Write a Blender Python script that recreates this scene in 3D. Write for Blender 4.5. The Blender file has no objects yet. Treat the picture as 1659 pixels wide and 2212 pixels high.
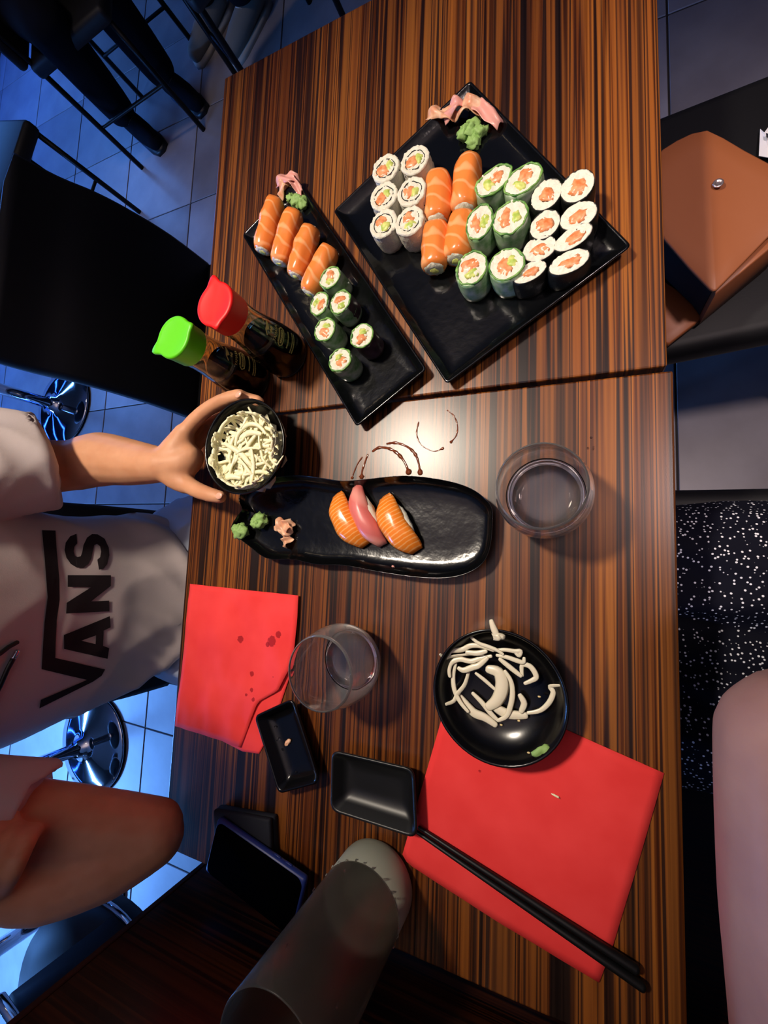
import bpy, bmesh, math, random
from mathutils import Vector, Matrix, noise
from mathutils.bvhtree import BVHTree
PI = math.pi
scn = bpy.context.scene
COL = scn.collection

# ---------------------------------------------------------------- camera, world, light, exposure
cam_d = bpy.data.cameras.new('camera'); cam = bpy.data.objects.new('camera', cam_d); COL.objects.link(cam)
cam.matrix_world = Matrix([[0.915612, 3.6e-05, 0.402063, 0.0], [0.039674, 0.995112, -0.090438, 0.0], [-0.4001, 0.098757, 0.911135, 1.26], [0, 0, 0, 1]])
cam_d.sensor_fit = 'VERTICAL'; cam_d.sensor_height = 36.0; cam_d.lens = 923.4 * 36.0 / 2212.0; cam_d.clip_start = 0.01
scn.camera = cam
scn.view_settings.view_transform = 'Standard'; scn.view_settings.look = 'None'
scn.view_settings.gamma = 1.0; scn.view_settings.use_curve_mapping = False
scn.view_settings.exposure = 0.0
wd = bpy.data.worlds.new('room_air'); scn.world = wd; wd.use_nodes = True
wd.node_tree.nodes['Background'].inputs[0].default_value = (0.5, 0.42, 0.48, 1)
wd.node_tree.nodes['Background'].inputs[1].default_value = 0.03

def light(name, kind, loc, aim, energy, color, **kw):
    d = bpy.data.lights.new(name, kind); d.energy = energy; d.color = color
    for k, v in kw.items(): setattr(d, k, v)
    o = bpy.data.objects.new(name, d); COL.objects.link(o); o.location = loc
    o.rotation_euler = (Vector(aim) - Vector(loc)).to_track_quat('-Z', 'Y').to_euler()
    return o
LAMP = [(-0.72, 0.52, 2.30), (0.62, 0.28, 2.30), (-1.50, 1.45, 2.30)]
light('lamp_glow', 'SPOT', LAMP[0], (-0.25, 0.24, 0.75), 132, (1.0, 0.87, 0.71), spot_size=0.95, spot_blend=0.9, shadow_soft_size=0.09)
light('lamp_glow', 'SPOT', LAMP[1], (0.42, 0.46, 0.0), 85, (1.0, 0.80, 0.78), spot_size=0.86, spot_blend=0.8, shadow_soft_size=0.09)
light('lamp_glow', 'SPOT', LAMP[2], (-1.35, 1.35, 0.0), 30, (1.0, 0.80, 0.66), spot_size=1.1, spot_blend=0.9, shadow_soft_size=0.09)  # extra spot added to give the far floor neutral light
light('bar_glow', 'AREA', (-3.28, -1.5, 0.98), (-1.6, -1.2, 0.0), 190, (0.12, 0.36, 1.0), shape='RECTANGLE', size=2.8, size_y=0.06)
light('bar_glow', 'AREA', (-3.28, 2.0, 0.98), (-1.6, 1.9, 0.0), 26, (0.10, 0.33, 1.0), shape='RECTANGLE', size=2.4, size_y=0.06)
light('ceiling_fill', 'AREA', (-0.2, 0.3, 2.30), (-0.2, 0.3, 3.0), 16, (1.0, 0.82, 0.82), shape='RECTANGLE', size=1.6, size_y=1.8)  # added fill without a fixture, brightens the ceiling for soft light and glass reflections

# ---------------------------------------------------------------- helpers
def lin(h):
    v = [int(h[i:i+2], 16) / 255 for i in (0, 2, 4)]
    return tuple(c / 12.92 if c <= .04045 else ((c + .055) / 1.055) ** 2.4 for c in v) + (1,)
def mat(name, col, rough=.5, metal=0, spec=.5, trans=0, ior=1.45, sss=0, coat=0, emit=None, es=0, alpha=1):
    m = bpy.data.materials.new(name); m.use_nodes = True
    b = m.node_tree.nodes['Principled BSDF']
    b.inputs['Base Color'].default_value = lin(col); b.inputs['Roughness'].default_value = rough
    b.inputs['Metallic'].default_value = metal; b.inputs['Specular IOR Level'].default_value = spec
    b.inputs['Transmission Weight'].default_value = trans; b.inputs['IOR'].default_value = ior
    b.inputs['Subsurface Weight'].default_value = sss; b.inputs['Subsurface Scale'].default_value = .006
    b.inputs['Subsurface Radius'].default_value = (1, .4, .2); b.inputs['Coat Weight'].default_value = coat
    b.inputs['Alpha'].default_value = alpha
    if emit: b.inputs['Emission Color'].default_value = lin(emit); b.inputs['Emission Strength'].default_value = es
    return m
def NN(m, t, **kw):
    n = m.node_tree.nodes.new(t)
    for k, v in kw.items():
        if k in n.inputs: n.inputs[k].default_value = v
        else: setattr(n, k, v)
    return n
def L(m, a, b): m.node_tree.links.new(a, b)
def B(m): return m.node_tree.nodes['Principled BSDF']
def ramp(m, fac, stops, interp='LINEAR'):
    r = NN(m, 'ShaderNodeValToRGB'); r.color_ramp.interpolation = interp
    e = r.color_ramp.elements
    while len(e) < len(stops): e.new(.5)
    for el, (p, c) in zip(e, stops): el.position = p; el.color = lin(c)
    L(m, fac, r.inputs[0]); return r.outputs[0]
def coords(m, scale=(1, 1, 1), loc=(0, 0, 0), rot=(0, 0, 0)):
    t = NN(m, 'ShaderNodeTexCoord'); mp = NN(m, 'ShaderNodeMapping', Scale=scale, Location=loc, Rotation=rot)
    L(m, t.outputs['Object'], mp.inputs[0]); return mp.outputs[0]
def noise_tex(m, vec, scale=5, detail=3, rough=.5, dist=0):
    n = NN(m, 'ShaderNodeTexNoise', Scale=scale, Detail=detail, Roughness=rough, Distortion=dist); L(m, vec, n.inputs['Vector']); return n.outputs[0]
def bump(m, h, strength=.2, dist=.001):
    b = NN(m, 'ShaderNodeBump', Strength=strength, Distance=dist); L(m, h, b.inputs['Height']); L(m, b.outputs[0], B(m).inputs['Normal'])
def mix(m, fac, a, b, mode='MIX'):
    x = NN(m, 'ShaderNodeMix', data_type='RGBA', blend_type=mode)
    for s, v in ((0, fac), (6, a), (7, b)):
        if hasattr(v, 'links'): L(m, v, x.inputs[s])
        else: x.inputs[s].default_value = v
    return x.outputs[2]

def link(o, parent=None):
    COL.objects.link(o)
    if parent: o.parent = parent
    return o
def empty(name, loc=(0, 0, 0), rz=0):
    o = bpy.data.objects.new(name, None); COL.objects.link(o); o.location = loc; o.rotation_euler = (0, 0, rz); o.empty_display_size = .02
    return o
def tag(o, label=None, cat=None, group=None, kind=None):
    for k, v in (('label', label), ('category', cat), ('group', group), ('kind', kind)):
        if v: o[k] = v
    return o
def obj(name, bm, m, parent=None, smooth=True, at=None):
    """bm in world coordinates, or local to parent when the parent is placed; 'at' shifts world -> local"""
    me = bpy.data.meshes.new(name)
    if at is not None: bmesh.ops.translate(bm, verts=bm.verts, vec=-Vector(at))
    bm.to_mesh(me); bm.free()
    for p in me.polygons: p.use_smooth = smooth
    for x in (m if isinstance(m, (list, tuple)) else [m]): me.materials.append(x)
    o = bpy.data.objects.new(name, me); return link(o, parent)
def sharp(o, ang=40):
    for e in o.data.edges: pass
    me = o.data; bm = bmesh.new(); bm.from_mesh(me)
    for e in bm.edges:
        if len(e.link_faces) == 2 and e.calc_face_angle(0) > math.radians(ang): e.smooth = False
    bm.to_mesh(me); bm.free(); return o
def rings(bm, rs, close=True, cap0=True, cap1=True, mi=0):
    vr = [[bm.verts.new(p) for p in r] for r in rs]; n = len(vr[0])
    for a, b in zip(vr, vr[1:]):
        for i in range(n if close else n - 1):
            f = bm.faces.new((a[i], a[(i + 1) % n], b[(i + 1) % n], b[i])); f.material_index = mi
    if cap0: bm.faces.new(list(reversed(vr[0])))
    if cap1: bm.faces.new(vr[-1])
    return vr
def lathe(bm, prof, n=48, c=(0, 0, 0), cap0=True, cap1=True):
    return rings(bm, [[(c[0] + r * math.cos(2*PI*i/n), c[1] + r * math.sin(2*PI*i/n), c[2] + z) for i in range(n)] for r, z in prof], cap0=cap0, cap1=cap1)
def tube(bm, pts, rad, n=10, caps=True, flat=1.0, up=None, round_end=True):
    pts = [Vector(p) for p in pts]
    if not hasattr(rad, '__len__'): rad = [rad] * len(pts)
    rs = []; prev = None
    seq = list(zip(pts, rad))
    for i, (p, r) in enumerate(seq):
        t = (pts[min(i + 1, len(pts) - 1)] - pts[max(i - 1, 0)]).normalized()
        if prev is None:
            a = Vector(up) if up else (Vector((0, 0, 1)) if abs(t.z) < .9 else Vector((1, 0, 0)))
        else: a = prev
        a = (a - t * a.dot(t)).normalized(); b = t.cross(a); prev = a
        ring = lambda c, k: [c + (a * math.cos(2*PI*j/n) * flat + b * math.sin(2*PI*j/n)) * k for j in range(n)]
        if i == 0 and round_end:
            for s in (.15, .5, .8): rs.append(ring(p - t * r * (1 - s) * .9, r * math.sqrt(max(0, 1 - (1 - s) ** 2))))
        rs.append(ring(p, r))
        if i == len(pts) - 1 and round_end:
            for s in (.8, .5, .15): rs.append(ring(p + t * r * (1 - s) * .9, r * math.sqrt(max(0, 1 - (1 - s) ** 2))))
    return rings(bm, rs, cap0=caps, cap1=caps)
def box(bm, lo, hi, bev=0, seg=2, M=None):
    r = bmesh.ops.create_cube(bm, size=1); v = r['verts']
    for w in v: w.co = Vector([lo[k] + (w.co[k] + .5) * (hi[k] - lo[k]) for k in range(3)])
    if bev: 
        es = list({e for w in v for e in w.link_edges})
        res = bmesh.ops.bevel(bm, geom=es, offset=bev, segments=seg, affect='EDGES', profile=.5, clamp_overlap=True)
        v = list({w for f in res['faces'] for w in f.verts} | {w for w in v if w.is_valid})
    if M is not None:
        for w in v: w.co = M @ w.co
    return v
def catmull(P, k=6, closed=False):
    P = [Vector(p) for p in P]; n = len(P); out = []
    for i in range(n if closed else n - 1):
        g = (lambda j: P[j % n]) if closed else (lambda j: P[max(0, min(n - 1, j))])
        p0, p1, p2, p3 = g(i - 1), g(i), g(i + 1), g(i + 2)
        for s in range(k):
            t = s / k
            out.append(.5 * ((2 * p1) + (p2 - p0) * t + (2*p0 - 5*p1 + 4*p2 - p3) * t*t + (-p0 + 3*p1 - 3*p2 + p3) * t**3))
    if not closed: out.append(P[-1])
    return out
def inset(poly, d):
    """offset a ccw 2D polygon inwards by d"""
    n = len(poly); out = []
    for i in range(n):
        a, b, c = (Vector(poly[(i + k) % n][:2]) for k in (-1, 0, 1))
        e1, e2 = (b - a).normalized(), (c - b).normalized()
        n1, n2 = Vector((-e1.y, e1.x)), Vector((-e2.y, e2.x))
        m = n1 + n2
        if m.length < 1e-6: m = n1
        m = m.normalized(); out.append(b + m * d / max(.35, m.dot(n1)))
    return out
def ccw(poly):
    s = sum(a[0] * b[1] - b[0] * a[1] for a, b in zip(poly, poly[1:] + poly[:1]))
    return [Vector(p[:2]) for p in (poly if s > 0 else poly[::-1])]
def fillet(poly, r, seg=5):
    n = len(poly); out = []
    for i in range(n):
        a, b, c = (Vector(poly[(i + k) % n]) for k in (-1, 0, 1))
        u, v = (a - b).normalized(), (c - b).normalized()
        ang = u.angle(v); t = min(r / math.tan(ang / 2), .45 * (a - b).length, .45 * (c - b).length)
        p, q = b + u * t, b + v * t
        for k in range(seg + 1):
            s = k / seg; out.append((1-s)**2 * p + 2*s*(1-s) * b + s*s * q)
    return out
def fbm(p, oct=3):
    return noise.fractal(Vector(p), 1.0, 2.0, oct)
def blob(bm, c, r, seed=0, amp=.15, freq=1.3, nu=14, nv=9, rot=0):
    c = Vector(c); rs = []
    cr, sr = math.cos(rot), math.sin(rot)
    for j in range(nv):
        th = PI * (j + .35) / (nv - .3); row = []
        for i in range(nu):
            ph = 2*PI*i/nu; d = Vector((math.sin(th) * math.cos(ph), math.sin(th) * math.sin(ph), math.cos(th)))
            k = 1 + amp * noise.noise(d * freq + Vector((seed * 7.1, seed * 3.3, seed)))*2
            q = Vector((d.x * r[0] * k, d.y * r[1] * k, d.z * r[2] * k))
            row.append(c + Vector((q.x * cr - q.y * sr, q.x * sr + q.y * cr, q.z)))
        rs.append(row)
    rings(bm, rs[::-1])
def remesh(bm, voxel, smooth=3, fac=.5):
    """join overlapping closed shells of bm into one continuous surface; returns a bmesh"""
    me = bpy.data.meshes.new('tmp'); bm.to_mesh(me); bm.free()
    o = bpy.data.objects.new('tmp', me); COL.objects.link(o)
    m = o.modifiers.new('r', 'REMESH'); m.mode = 'VOXEL'; m.voxel_size = voxel
    if smooth:
        s = o.modifiers.new('s', 'SMOOTH'); s.factor = fac; s.iterations = smooth
    dg = bpy.context.evaluated_depsgraph_get(); e = o.evaluated_get(dg)
    b2 = bmesh.new(); b2.from_mesh(e.to_mesh()); e.to_mesh_clear()
    bpy.data.objects.remove(o); bpy.data.meshes.remove(me)
    return b2
def fill_poly(loops):
    """2D loops (outer + holes) -> triangulated mesh bmesh at z = 0"""
    cu = bpy.data.curves.new('tmp', 'CURVE'); cu.dimensions = '2D'; cu.fill_mode = 'BOTH'
    for lp in loops:
        s = cu.splines.new('POLY'); s.points.add(len(lp) - 1); s.use_cyclic_u = True
        for p, q in zip(s.points, lp): p.co = (q[0], q[1], 0, 1)
    o = bpy.data.objects.new('tmp', cu); COL.objects.link(o)
    dg = bpy.context.evaluated_depsgraph_get(); e = o.evaluated_get(dg)
    bm = bmesh.new(); bm.from_mesh(e.to_mesh()); e.to_mesh_clear()
    bpy.data.objects.remove(o); bpy.data.curves.remove(cu)
    return bm
def dup(root, loc, rz=0, label=None, group=None):
    r = root.copy(); COL.objects.link(r); r.location = loc; r.rotation_euler = (0, 0, rz)
    if label: r['label'] = label
    if group: r['group'] = group
    for ch in list(root.children):
        c = ch.copy(); COL.objects.link(c); c.parent = r
        for g in ch.children:
            d = g.copy(); COL.objects.link(d); d.parent = c
    return r

# ---------------------------------------------------------------- materials
def wood(name, off, axis='X', dark=1.0):
    m = mat(name, '5a3018', .30, spec=.5, coat=.1); B(m).inputs['Coat Roughness'].default_value = .34
    s = (33, .2, 1) if axis == 'X' else (.2, 1, 33)
    v = coords(m, s, off)
    n1 = noise_tex(m, v, 1.0, 3, .62, .12)
    v2 = coords(m, tuple(5.5 * k for k in s), tuple(o + 3 for o in off)); n2 = noise_tex(m, v2, 1.0, 3, .6)
    v3 = coords(m, tuple(.16 * k for k in s), off); n3 = noise_tex(m, v3, 1.0, 2, .5)
    a = ramp(m, n1, [(.0, '1c110d'), (.37, '23150f'), (.405, '5a3216'), (.44, '8a5220'), (.475, '7a441c'), (.49, '2a1811'), (.515, '3a2114'), (.53, '9a5c22'), (.565, '6e3c1a'), (.585, '301b12'), (.61, '94551f'), (.68, '6b3a1a'), (.74, 'a06427'), (1, '2a1810')])
    b = ramp(m, n2, [(.0, '5a3a30'), (.40, '8a6858'), (.50, 'ffffff'), (1, 'ffffff')])
    c = ramp(m, n3, [(.35, '8c6a6e'), (.6, 'ffffff')])
    k = mix(m, .8, a, b, 'MULTIPLY'); k = mix(m, .8, k, c, 'MULTIPLY')
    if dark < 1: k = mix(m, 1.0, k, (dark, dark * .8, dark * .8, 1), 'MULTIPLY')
    L(m, k, B(m).inputs['Base Color'])
    g = noise_tex(m, coords(m, (1, 1, 1)), 900, 2, .6); bump(m, g, .10, .0003)
    return m
M = {}
M['wood'] = wood('zebrano_laminate', (0, 0, 0)); M['wood2'] = wood('zebrano_laminate', (11.3, 5, 0))
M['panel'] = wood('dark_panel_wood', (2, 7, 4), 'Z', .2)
M['edge'] = mat('dark_edge_band', '2c1610', .4)
M['black_metal'] = mat('black_metal', '0d0d10', .4, .6)
M['chrome'] = mat('chrome', 'd8dce4', .07, 1)
M['leather'] = mat('black_leather', '101013', .55, spec=.3); bump(M['leather'], noise_tex(M['leather'], coords(M['leather']), 260, 3), .15, .0005)
M['glaze'] = mat('black_glaze', '07080a', .16, spec=.55); bump(M['glaze'], noise_tex(M['glaze'], coords(M['glaze']), 55, 3), .35, .0016)
M['glaze_smooth'] = mat('black_smooth_glaze', '08080a', .2); bump(M['glaze_smooth'], noise_tex(M['glaze_smooth'], coords(M['glaze_smooth']), 30, 2), .1, .001)
M['matte_black'] = mat('matte_black', '0f1012', .38)
M['glass'] = mat('whitened_glass', 'f8f4f4', .0, trans=.925, ior=1.45)  # white diffuse share stands in for bright ceiling reflections in the glass
M['water'] = mat('water', 'ffffff', 0, trans=1, ior=1.33)
M['frost'] = mat('misted_glass', 'b8b6b0', .24, trans=.96, ior=1.2)
M['frost_low'] = mat('fogged_glass', 'b4b8a8', .5, trans=.5, ior=1.3)
M['rice'] = mat('rice', 'dcd7c6', .55, sss=.15); bump(M['rice'], noise_tex(M['rice'], coords(M['rice']), 420, 2), .5, .0012)
M['nori'] = mat('nori', '10120e', .5); bump(M['nori'], noise_tex(M['nori'], coords(M['nori']), 500, 3), .5, .0008)
M['avocado'] = mat('avocado', 'b9c94e', .4)
v = coords(M['avocado']); L(M['avocado'], ramp(M['avocado'], noise_tex(M['avocado'], v, 110, 2), [(.35, '9cb84a'), (.65, 'e2dd84')]), B(M['avocado']).inputs['Base Color'])
M['lettuce'] = mat('lettuce', '4f8f34', .4)
v = coords(M['lettuce']); L(M['lettuce'], ramp(M['lettuce'], noise_tex(M['lettuce'], v, 130, 3), [(.3, '2d6a22'), (.7, '8fbb62')]), B(M['lettuce']).inputs['Base Color'])
M['rice_paper'] = mat('rice_paper', '8fb08a', .25, spec=.6)
v = coords(M['rice_paper']); L(M['rice_paper'], ramp(M['rice_paper'], noise_tex(M['rice_paper'], v, 75, 3), [(.3, '5f9252'), (.5, '9dbb90'), (.72, 'ced8c2')]), B(M['rice_paper']).inputs['Base Color'])
M['purple'] = mat('purple_leaf', '3a2430', .3, spec=.6)
v = coords(M['purple']); L(M['purple'], ramp(M['purple'], noise_tex(M['purple'], v, 90, 3), [(.3, '22141c'), (.7, '5a4048')]), B(M['purple']).inputs['Base Color'])
def salmon_mat(name, base, light_, scale, rot, rough=.22, lo=.62, dist=2.2):
    m = mat(name, base, rough, spec=.6, sss=.1)
    v = coords(m, (1, 1, 1), (0, 0, 0), rot)
    w = NN(m, 'ShaderNodeTexWave', wave_type='BANDS', bands_direction='X', Scale=scale, Distortion=dist, Detail=2); w.inputs['Detail Scale'].default_value = 1.2
    L(m, v, w.inputs['Vector']); L(m, ramp(m, w.outputs[1], [(0, base), (lo, base), (1, light_)]), B(m).inputs['Base Color'])
    return m
M['salmon'] = salmon_mat('salmon', 'ec863e', 'f4a870', 17, (0, 0, .5), lo=.72, dist=9)
M['salmon_stripe'] = salmon_mat('striped_salmon', 'f08428', 'f6ac64', 62, (0, 0, 0), lo=.70, dist=2.5)
M['salmon_fill'] = mat('salmon_filling', 'e08a55', .3, sss=.1)
v = coords(M['salmon_fill']); L(M['salmon_fill'], ramp(M['salmon_fill'], noise_tex(M['salmon_fill'], v, 160, 2), [(.35, 'cf7440'), (.7, 'f0a878')]), B(M['salmon_fill']).inputs['Base Color'])
M['tuna'] = salmon_mat('tuna', 'd8706a', 'e8988c', 7, (0, 0, .9), .35)
M['ginger'] = mat('pickled_ginger', 'e2a684', .35, sss=.15)
v = coords(M['ginger']); L(M['ginger'], ramp(M['ginger'], noise_tex(M['ginger'], v, 90, 2), [(.35, 'd99472'), (.7, 'edc0a0')]), B(M['ginger']).inputs['Base Color'])
M['ginger_pink'] = mat('pink_ginger', 'dd9a90', .35, sss=.15)
M['wasabi'] = mat('wasabi', '8aae62', .6); bump(M['wasabi'], noise_tex(M['wasabi'], coords(M['wasabi']), 300, 3), .5, .001)
M['cabbage'] = mat('cabbage', 'f6efc8', .4, spec=.5, sss=.1)
M['cabbage_wet'] = mat('dressed_cabbage', 'e2d8c0', .3, spec=.6, sss=.1)
def paper_red(name, stains):
    m = mat(name, 'e8222a', .85, spec=.15)
    t = NN(m, 'ShaderNodeNewGeometry')
    base = ramp(m, noise_tex(m, coords(m), 18, 3), [(.3, 'e63a3a'), (.7, 'f24646')])
    for (x, y, r) in stains:
        d = NN(m, 'ShaderNodeVectorMath', operation='DISTANCE'); L(m, t.outputs['Position'], d.inputs[0]); d.inputs[1].default_value = (x, y, .7545)
        nz = noise_tex(m, coords(m), 260, 2)
        ad = NN(m, 'ShaderNodeMath', operation='MULTIPLY_ADD'); L(m, nz, ad.inputs[0]); ad.inputs[1].default_value = r * .9; L(m, d.outputs['Value'], ad.inputs[2])
        f = NN(m, 'ShaderNodeMapRange'); L(m, ad.outputs[0], f.inputs[0]); f.inputs[1].default_value = r * 1.35; f.inputs[2].default_value = r * 1.5; f.inputs[3].default_value = .75; f.inputs[4].default_value = 0
        base = mix(m, f.outputs[0], base, lin('8a0f1c'))
    L(m, base, B(m).inputs['Base Color']); bump(m, noise_tex(m, coords(m), 400, 3), .12, .0006)
    return m
M['red_cap'] = mat('red_plastic', 'e81818', .45); M['green_cap'] = mat('green_plastic', '5fd012', .45)
M['soy'] = mat('soy_sauce', '0c0503', .05, spec=.6)
M['soy_drop'] = mat('soy_drop', '8a4426', .06, trans=.45, ior=1.35)
M['print_gold'] = mat('gold_print', 'c9bd6e', .5)
M['bottle_glass'] = mat('bottle_glass', 'f0ead0', .02, trans=1, ior=1.35)
def skin(name, a, b):
    m = mat(name, a, .5, spec=.35, sss=.12)
    L(m, ramp(m, noise_tex(m, coords(m), 30, 4), [(.3, a), (.7, b)]), B(m).inputs['Base Color']); bump(m, noise_tex(m, coords(m), 350, 3), .1, .0006)
    return m
M['skin'] = skin('skin', 'c98d68', 'd59c78'); M['skin_shaded'] = skin('skin', '96706a', 'a27c72'); M['nail'] = mat('nail', 'e0a890', .25)  # second skin tone is darkened to stand for shade on the near arm
M['cotton'] = mat('white_cotton', 'c6b8b6', .9, spec=.1); bump(M['cotton'], noise_tex(M['cotton'], coords(M['cotton']), 700, 2), .15, .0006)
M['pale_denim'] = mat('pale_cotton_shorts', 'aeb6c6', .9, spec=.1)
M['print_black'] = mat('black_print', '2a2326', .8, spec=.15)
M['dark_cloth'] = mat('dark_cloth', '0c0d14', .9, spec=.1)
M['hair'] = mat('dark_hair', '1c120c', .5)
M['eye'] = mat('eye', '20140e', .1)
M['sneaker'] = mat('grey_sneaker', '6e6c66', .8); M['sole'] = mat('pale_sole', 'a09a90', .7)
d = M['dress'] = mat('dotted_cloth', '0a0b18', .85, spec=.15)
vo = NN(d, 'ShaderNodeTexVoronoi', Scale=200, Randomness=.8); L(d, coords(d, (1, 1, .8)), vo.inputs['Vector'])
L(d, ramp(d, vo.outputs['Distance'], [(0, 'd8d8e0'), (.20, 'd8d8e0'), (.27, '0a0b18'), (1, '0a0b18')]), B(d).inputs['Base Color'])
M['bag'] = mat('tan_leather', '8e5230', .5); bump(M['bag'], noise_tex(M['bag'], coords(M['bag']), 300, 3), .1, .0005)
M['bag_dark'] = mat('bag_mouth_shade', '120a08', .9)  # shadow inside the open bag mouth, put in as near-black colour
M['snap'] = mat('snap_metal', 'd9c6c4', .25, .9)
M['paper'] = mat('white_paper', 'd6d6dc', .9); M['ink'] = mat('ink', '22222a', .9)
M['phone_glass'] = mat('phone_glass', '030305', .6, spec=0); M['phone_case'] = mat('blue_case', '1c2c6e', .4); M['wallet'] = mat('navy_cloth', '0a0e1c', .8)
t = M['tile'] = mat('grey_tile', '8f8b90', .38)
oi = NN(t, 'ShaderNodeObjectInfo')
ra = ramp(t, oi.outputs['Random'], [(0, '827e82'), (1, '98949a')]); nb = ramp(t, noise_tex(t, coords(t), 6, 5), [(.3, 'd8d4d6'), (.7, 'ffffff')])
L(t, mix(t, 1.0, ra, nb, 'MULTIPLY'), B(t).inputs['Base Color'])
M['grout'] = mat('dark_grout', '2c2a2c', .9); M['wall'] = mat('dark_wall_paint', '4a403e', .8); M['ceil'] = mat('dark_ceiling', 'b8aea8', .9)
M['lamp_on'] = mat('lit_diffuser', 'ffffff', .5, emit='ffe2b8', es=9)
M['led_on'] = mat('lit_blue_tube', '4080ff', .5, emit='2a66ff', es=14)
M['sesame'] = mat('sesame', 'e0c890', .5); M['seed_black'] = mat('black_sesame', '1a1512', .5)

# ---------------------------------------------------------------- the room
TS = .451
def structure(name, lo, hi, m, parent=None):
    bm = bmesh.new(); box(bm, lo, hi); return tag(obj(name, bm, m, parent, smooth=False), kind='structure')
floor = structure('floor', (-4.6, -3.1, -.12), (2.0, 4.0, -.003), M['grout'])
bm = bmesh.new(); box(bm, (-TS/2 + .0025, -TS/2 + .0025, -.010), (TS/2 - .0025, TS/2 - .0025, 0), .0015, 1)
tile0 = obj('tile', bm, M['tile'], floor, smooth=False); first = True
for i in range(-10, 4):
    for j in range(-7, 8):
        t_ = tile0 if first else tile0.copy()
        if not first: link(t_, floor)
        first = False
        t_.location = (.243 + (i + .5) * TS, .16 + (j + .5) * TS, 0)
structure('wall_left', (-4.7, -3.1, -.12), (-4.6, 4.0, 2.7), M['wall']); structure('wall_right', (2.0, -3.1, -.12), (2.1, 4.0, 2.7), M['wall'])
structure('wall_back', (-4.7, 4.0, -.12), (2.1, 4.1, 2.7), M['wall']); structure('wall_front', (-4.7, -3.2, -.12), (2.1, -3.1, 2.7), M['wall'])
structure('ceiling', (-4.7, -3.2, 2.7), (2.1, 4.1, 2.8), M['ceil'])
for k, (x, y, z) in enumerate(LAMP):
    e = empty('ceiling_lamp', (x, y, z + .05))
    tag(e, ['black ceiling spot lamp above the bottle side of the table', 'black ceiling spot lamp above the brown bag', 'black ceiling spot lamp added to light the far floor'][k], 'lamp')
    bm = bmesh.new(); lathe(bm, [(.075, .16), (.085, .15), (.085, 0), (.078, 0), (.07, .03)], 32, cap1=False); obj('lamp_housing', bm, M['black_metal'], e)
    bm = bmesh.new(); lathe(bm, [(.069, .028), (.069, .034)], 32); obj('diffuser', bm, M['lamp_on'], e)
    bm = bmesh.new(); tube(bm, [(0, 0, .15), (0, 0, .35)], .01, 10); obj('stem', bm, M['black_metal'], e)
# the bar with the blue light tube that lights the floor on the left
e = empty('bar_counter', (-3.7, .8, 0)); tag(e, 'dark bar counter at the far left with blue light under its top', 'bar')
bm = bmesh.new(); box(bm, (-.35, -3.2, 1.02), (.45, 2.9, 1.08), .01); obj('countertop', bm, M['black_metal'], e)
bm = bmesh.new(); box(bm, (-.35, -3.1, 0), (.25, 2.8, 1.02), .005); obj('bar_front', bm, M['dark_cloth'], e)
for y0, y1 in ((-3.0, .7), (.85, 2.7)):
    for x_, z_ in ((.41, 1.008), (.27, .62), (.27, .22)):
        bm = bmesh.new(); tube(bm, [(x_, y0, z_), (x_, y1, z_)], .011, 10); obj('light_tube', bm, M['led_on'], e)

# ---------------------------------------------------------------- tables
def table(name, label, x0, x1, y0, y1, wm, rz=0):
    cx, cy = (x0 + x1) / 2, (y0 + y1) / 2; w, d = (x1 - x0) / 2, (y1 - y0) / 2
    e = empty(name, (cx, cy, 0), rz); tag(e, label, 'table')
    bm = bmesh.new(); box(bm, (-w, -d, .722), (w, d, .75), .0022, 2); obj('tabletop', bm, wm, e, smooth=False)
    bm = bmesh.new(); box(bm, (-w + .004, -d + .004, .7195), (w - .004, d - .004, .7222)); obj('underside', bm, M['edge'], e, smooth=False)
    bm = bmesh.new(); lathe(bm, [(.035, .02), (.035, .715)], 24); box(bm, (-.2, -.03, .70), (.2, .03, .7195)); box(bm, (-.03, -.2, .70), (.03, .2, .7195)); obj('pedestal', bm, M['black_metal'], e)
    bm = bmesh.new(); box(bm, (-.2, -.2, 0), (.2, .2, .02), .004); obj('base_plate', bm, M['black_metal'], e)
    return e
table('dining_table', 'striped wood table near the camera holding the wavy plate and red napkins', -.570, .0965, -.462, .1985, M['wood'])
table('dining_table.001', 'striped wood table at the top holding the two sushi platters', -.5715, .090, .2025, .838, M['wood2'], .005)
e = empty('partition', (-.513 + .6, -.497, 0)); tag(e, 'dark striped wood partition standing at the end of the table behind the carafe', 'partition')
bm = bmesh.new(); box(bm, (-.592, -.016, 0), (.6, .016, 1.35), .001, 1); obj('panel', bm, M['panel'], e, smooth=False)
bm = bmesh.new(); box(bm, (-.6, -.017, 0), (-.592, .017, 1.352), .001, 1); obj('edge_strip', bm, M['edge'], e, smooth=False)

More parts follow.
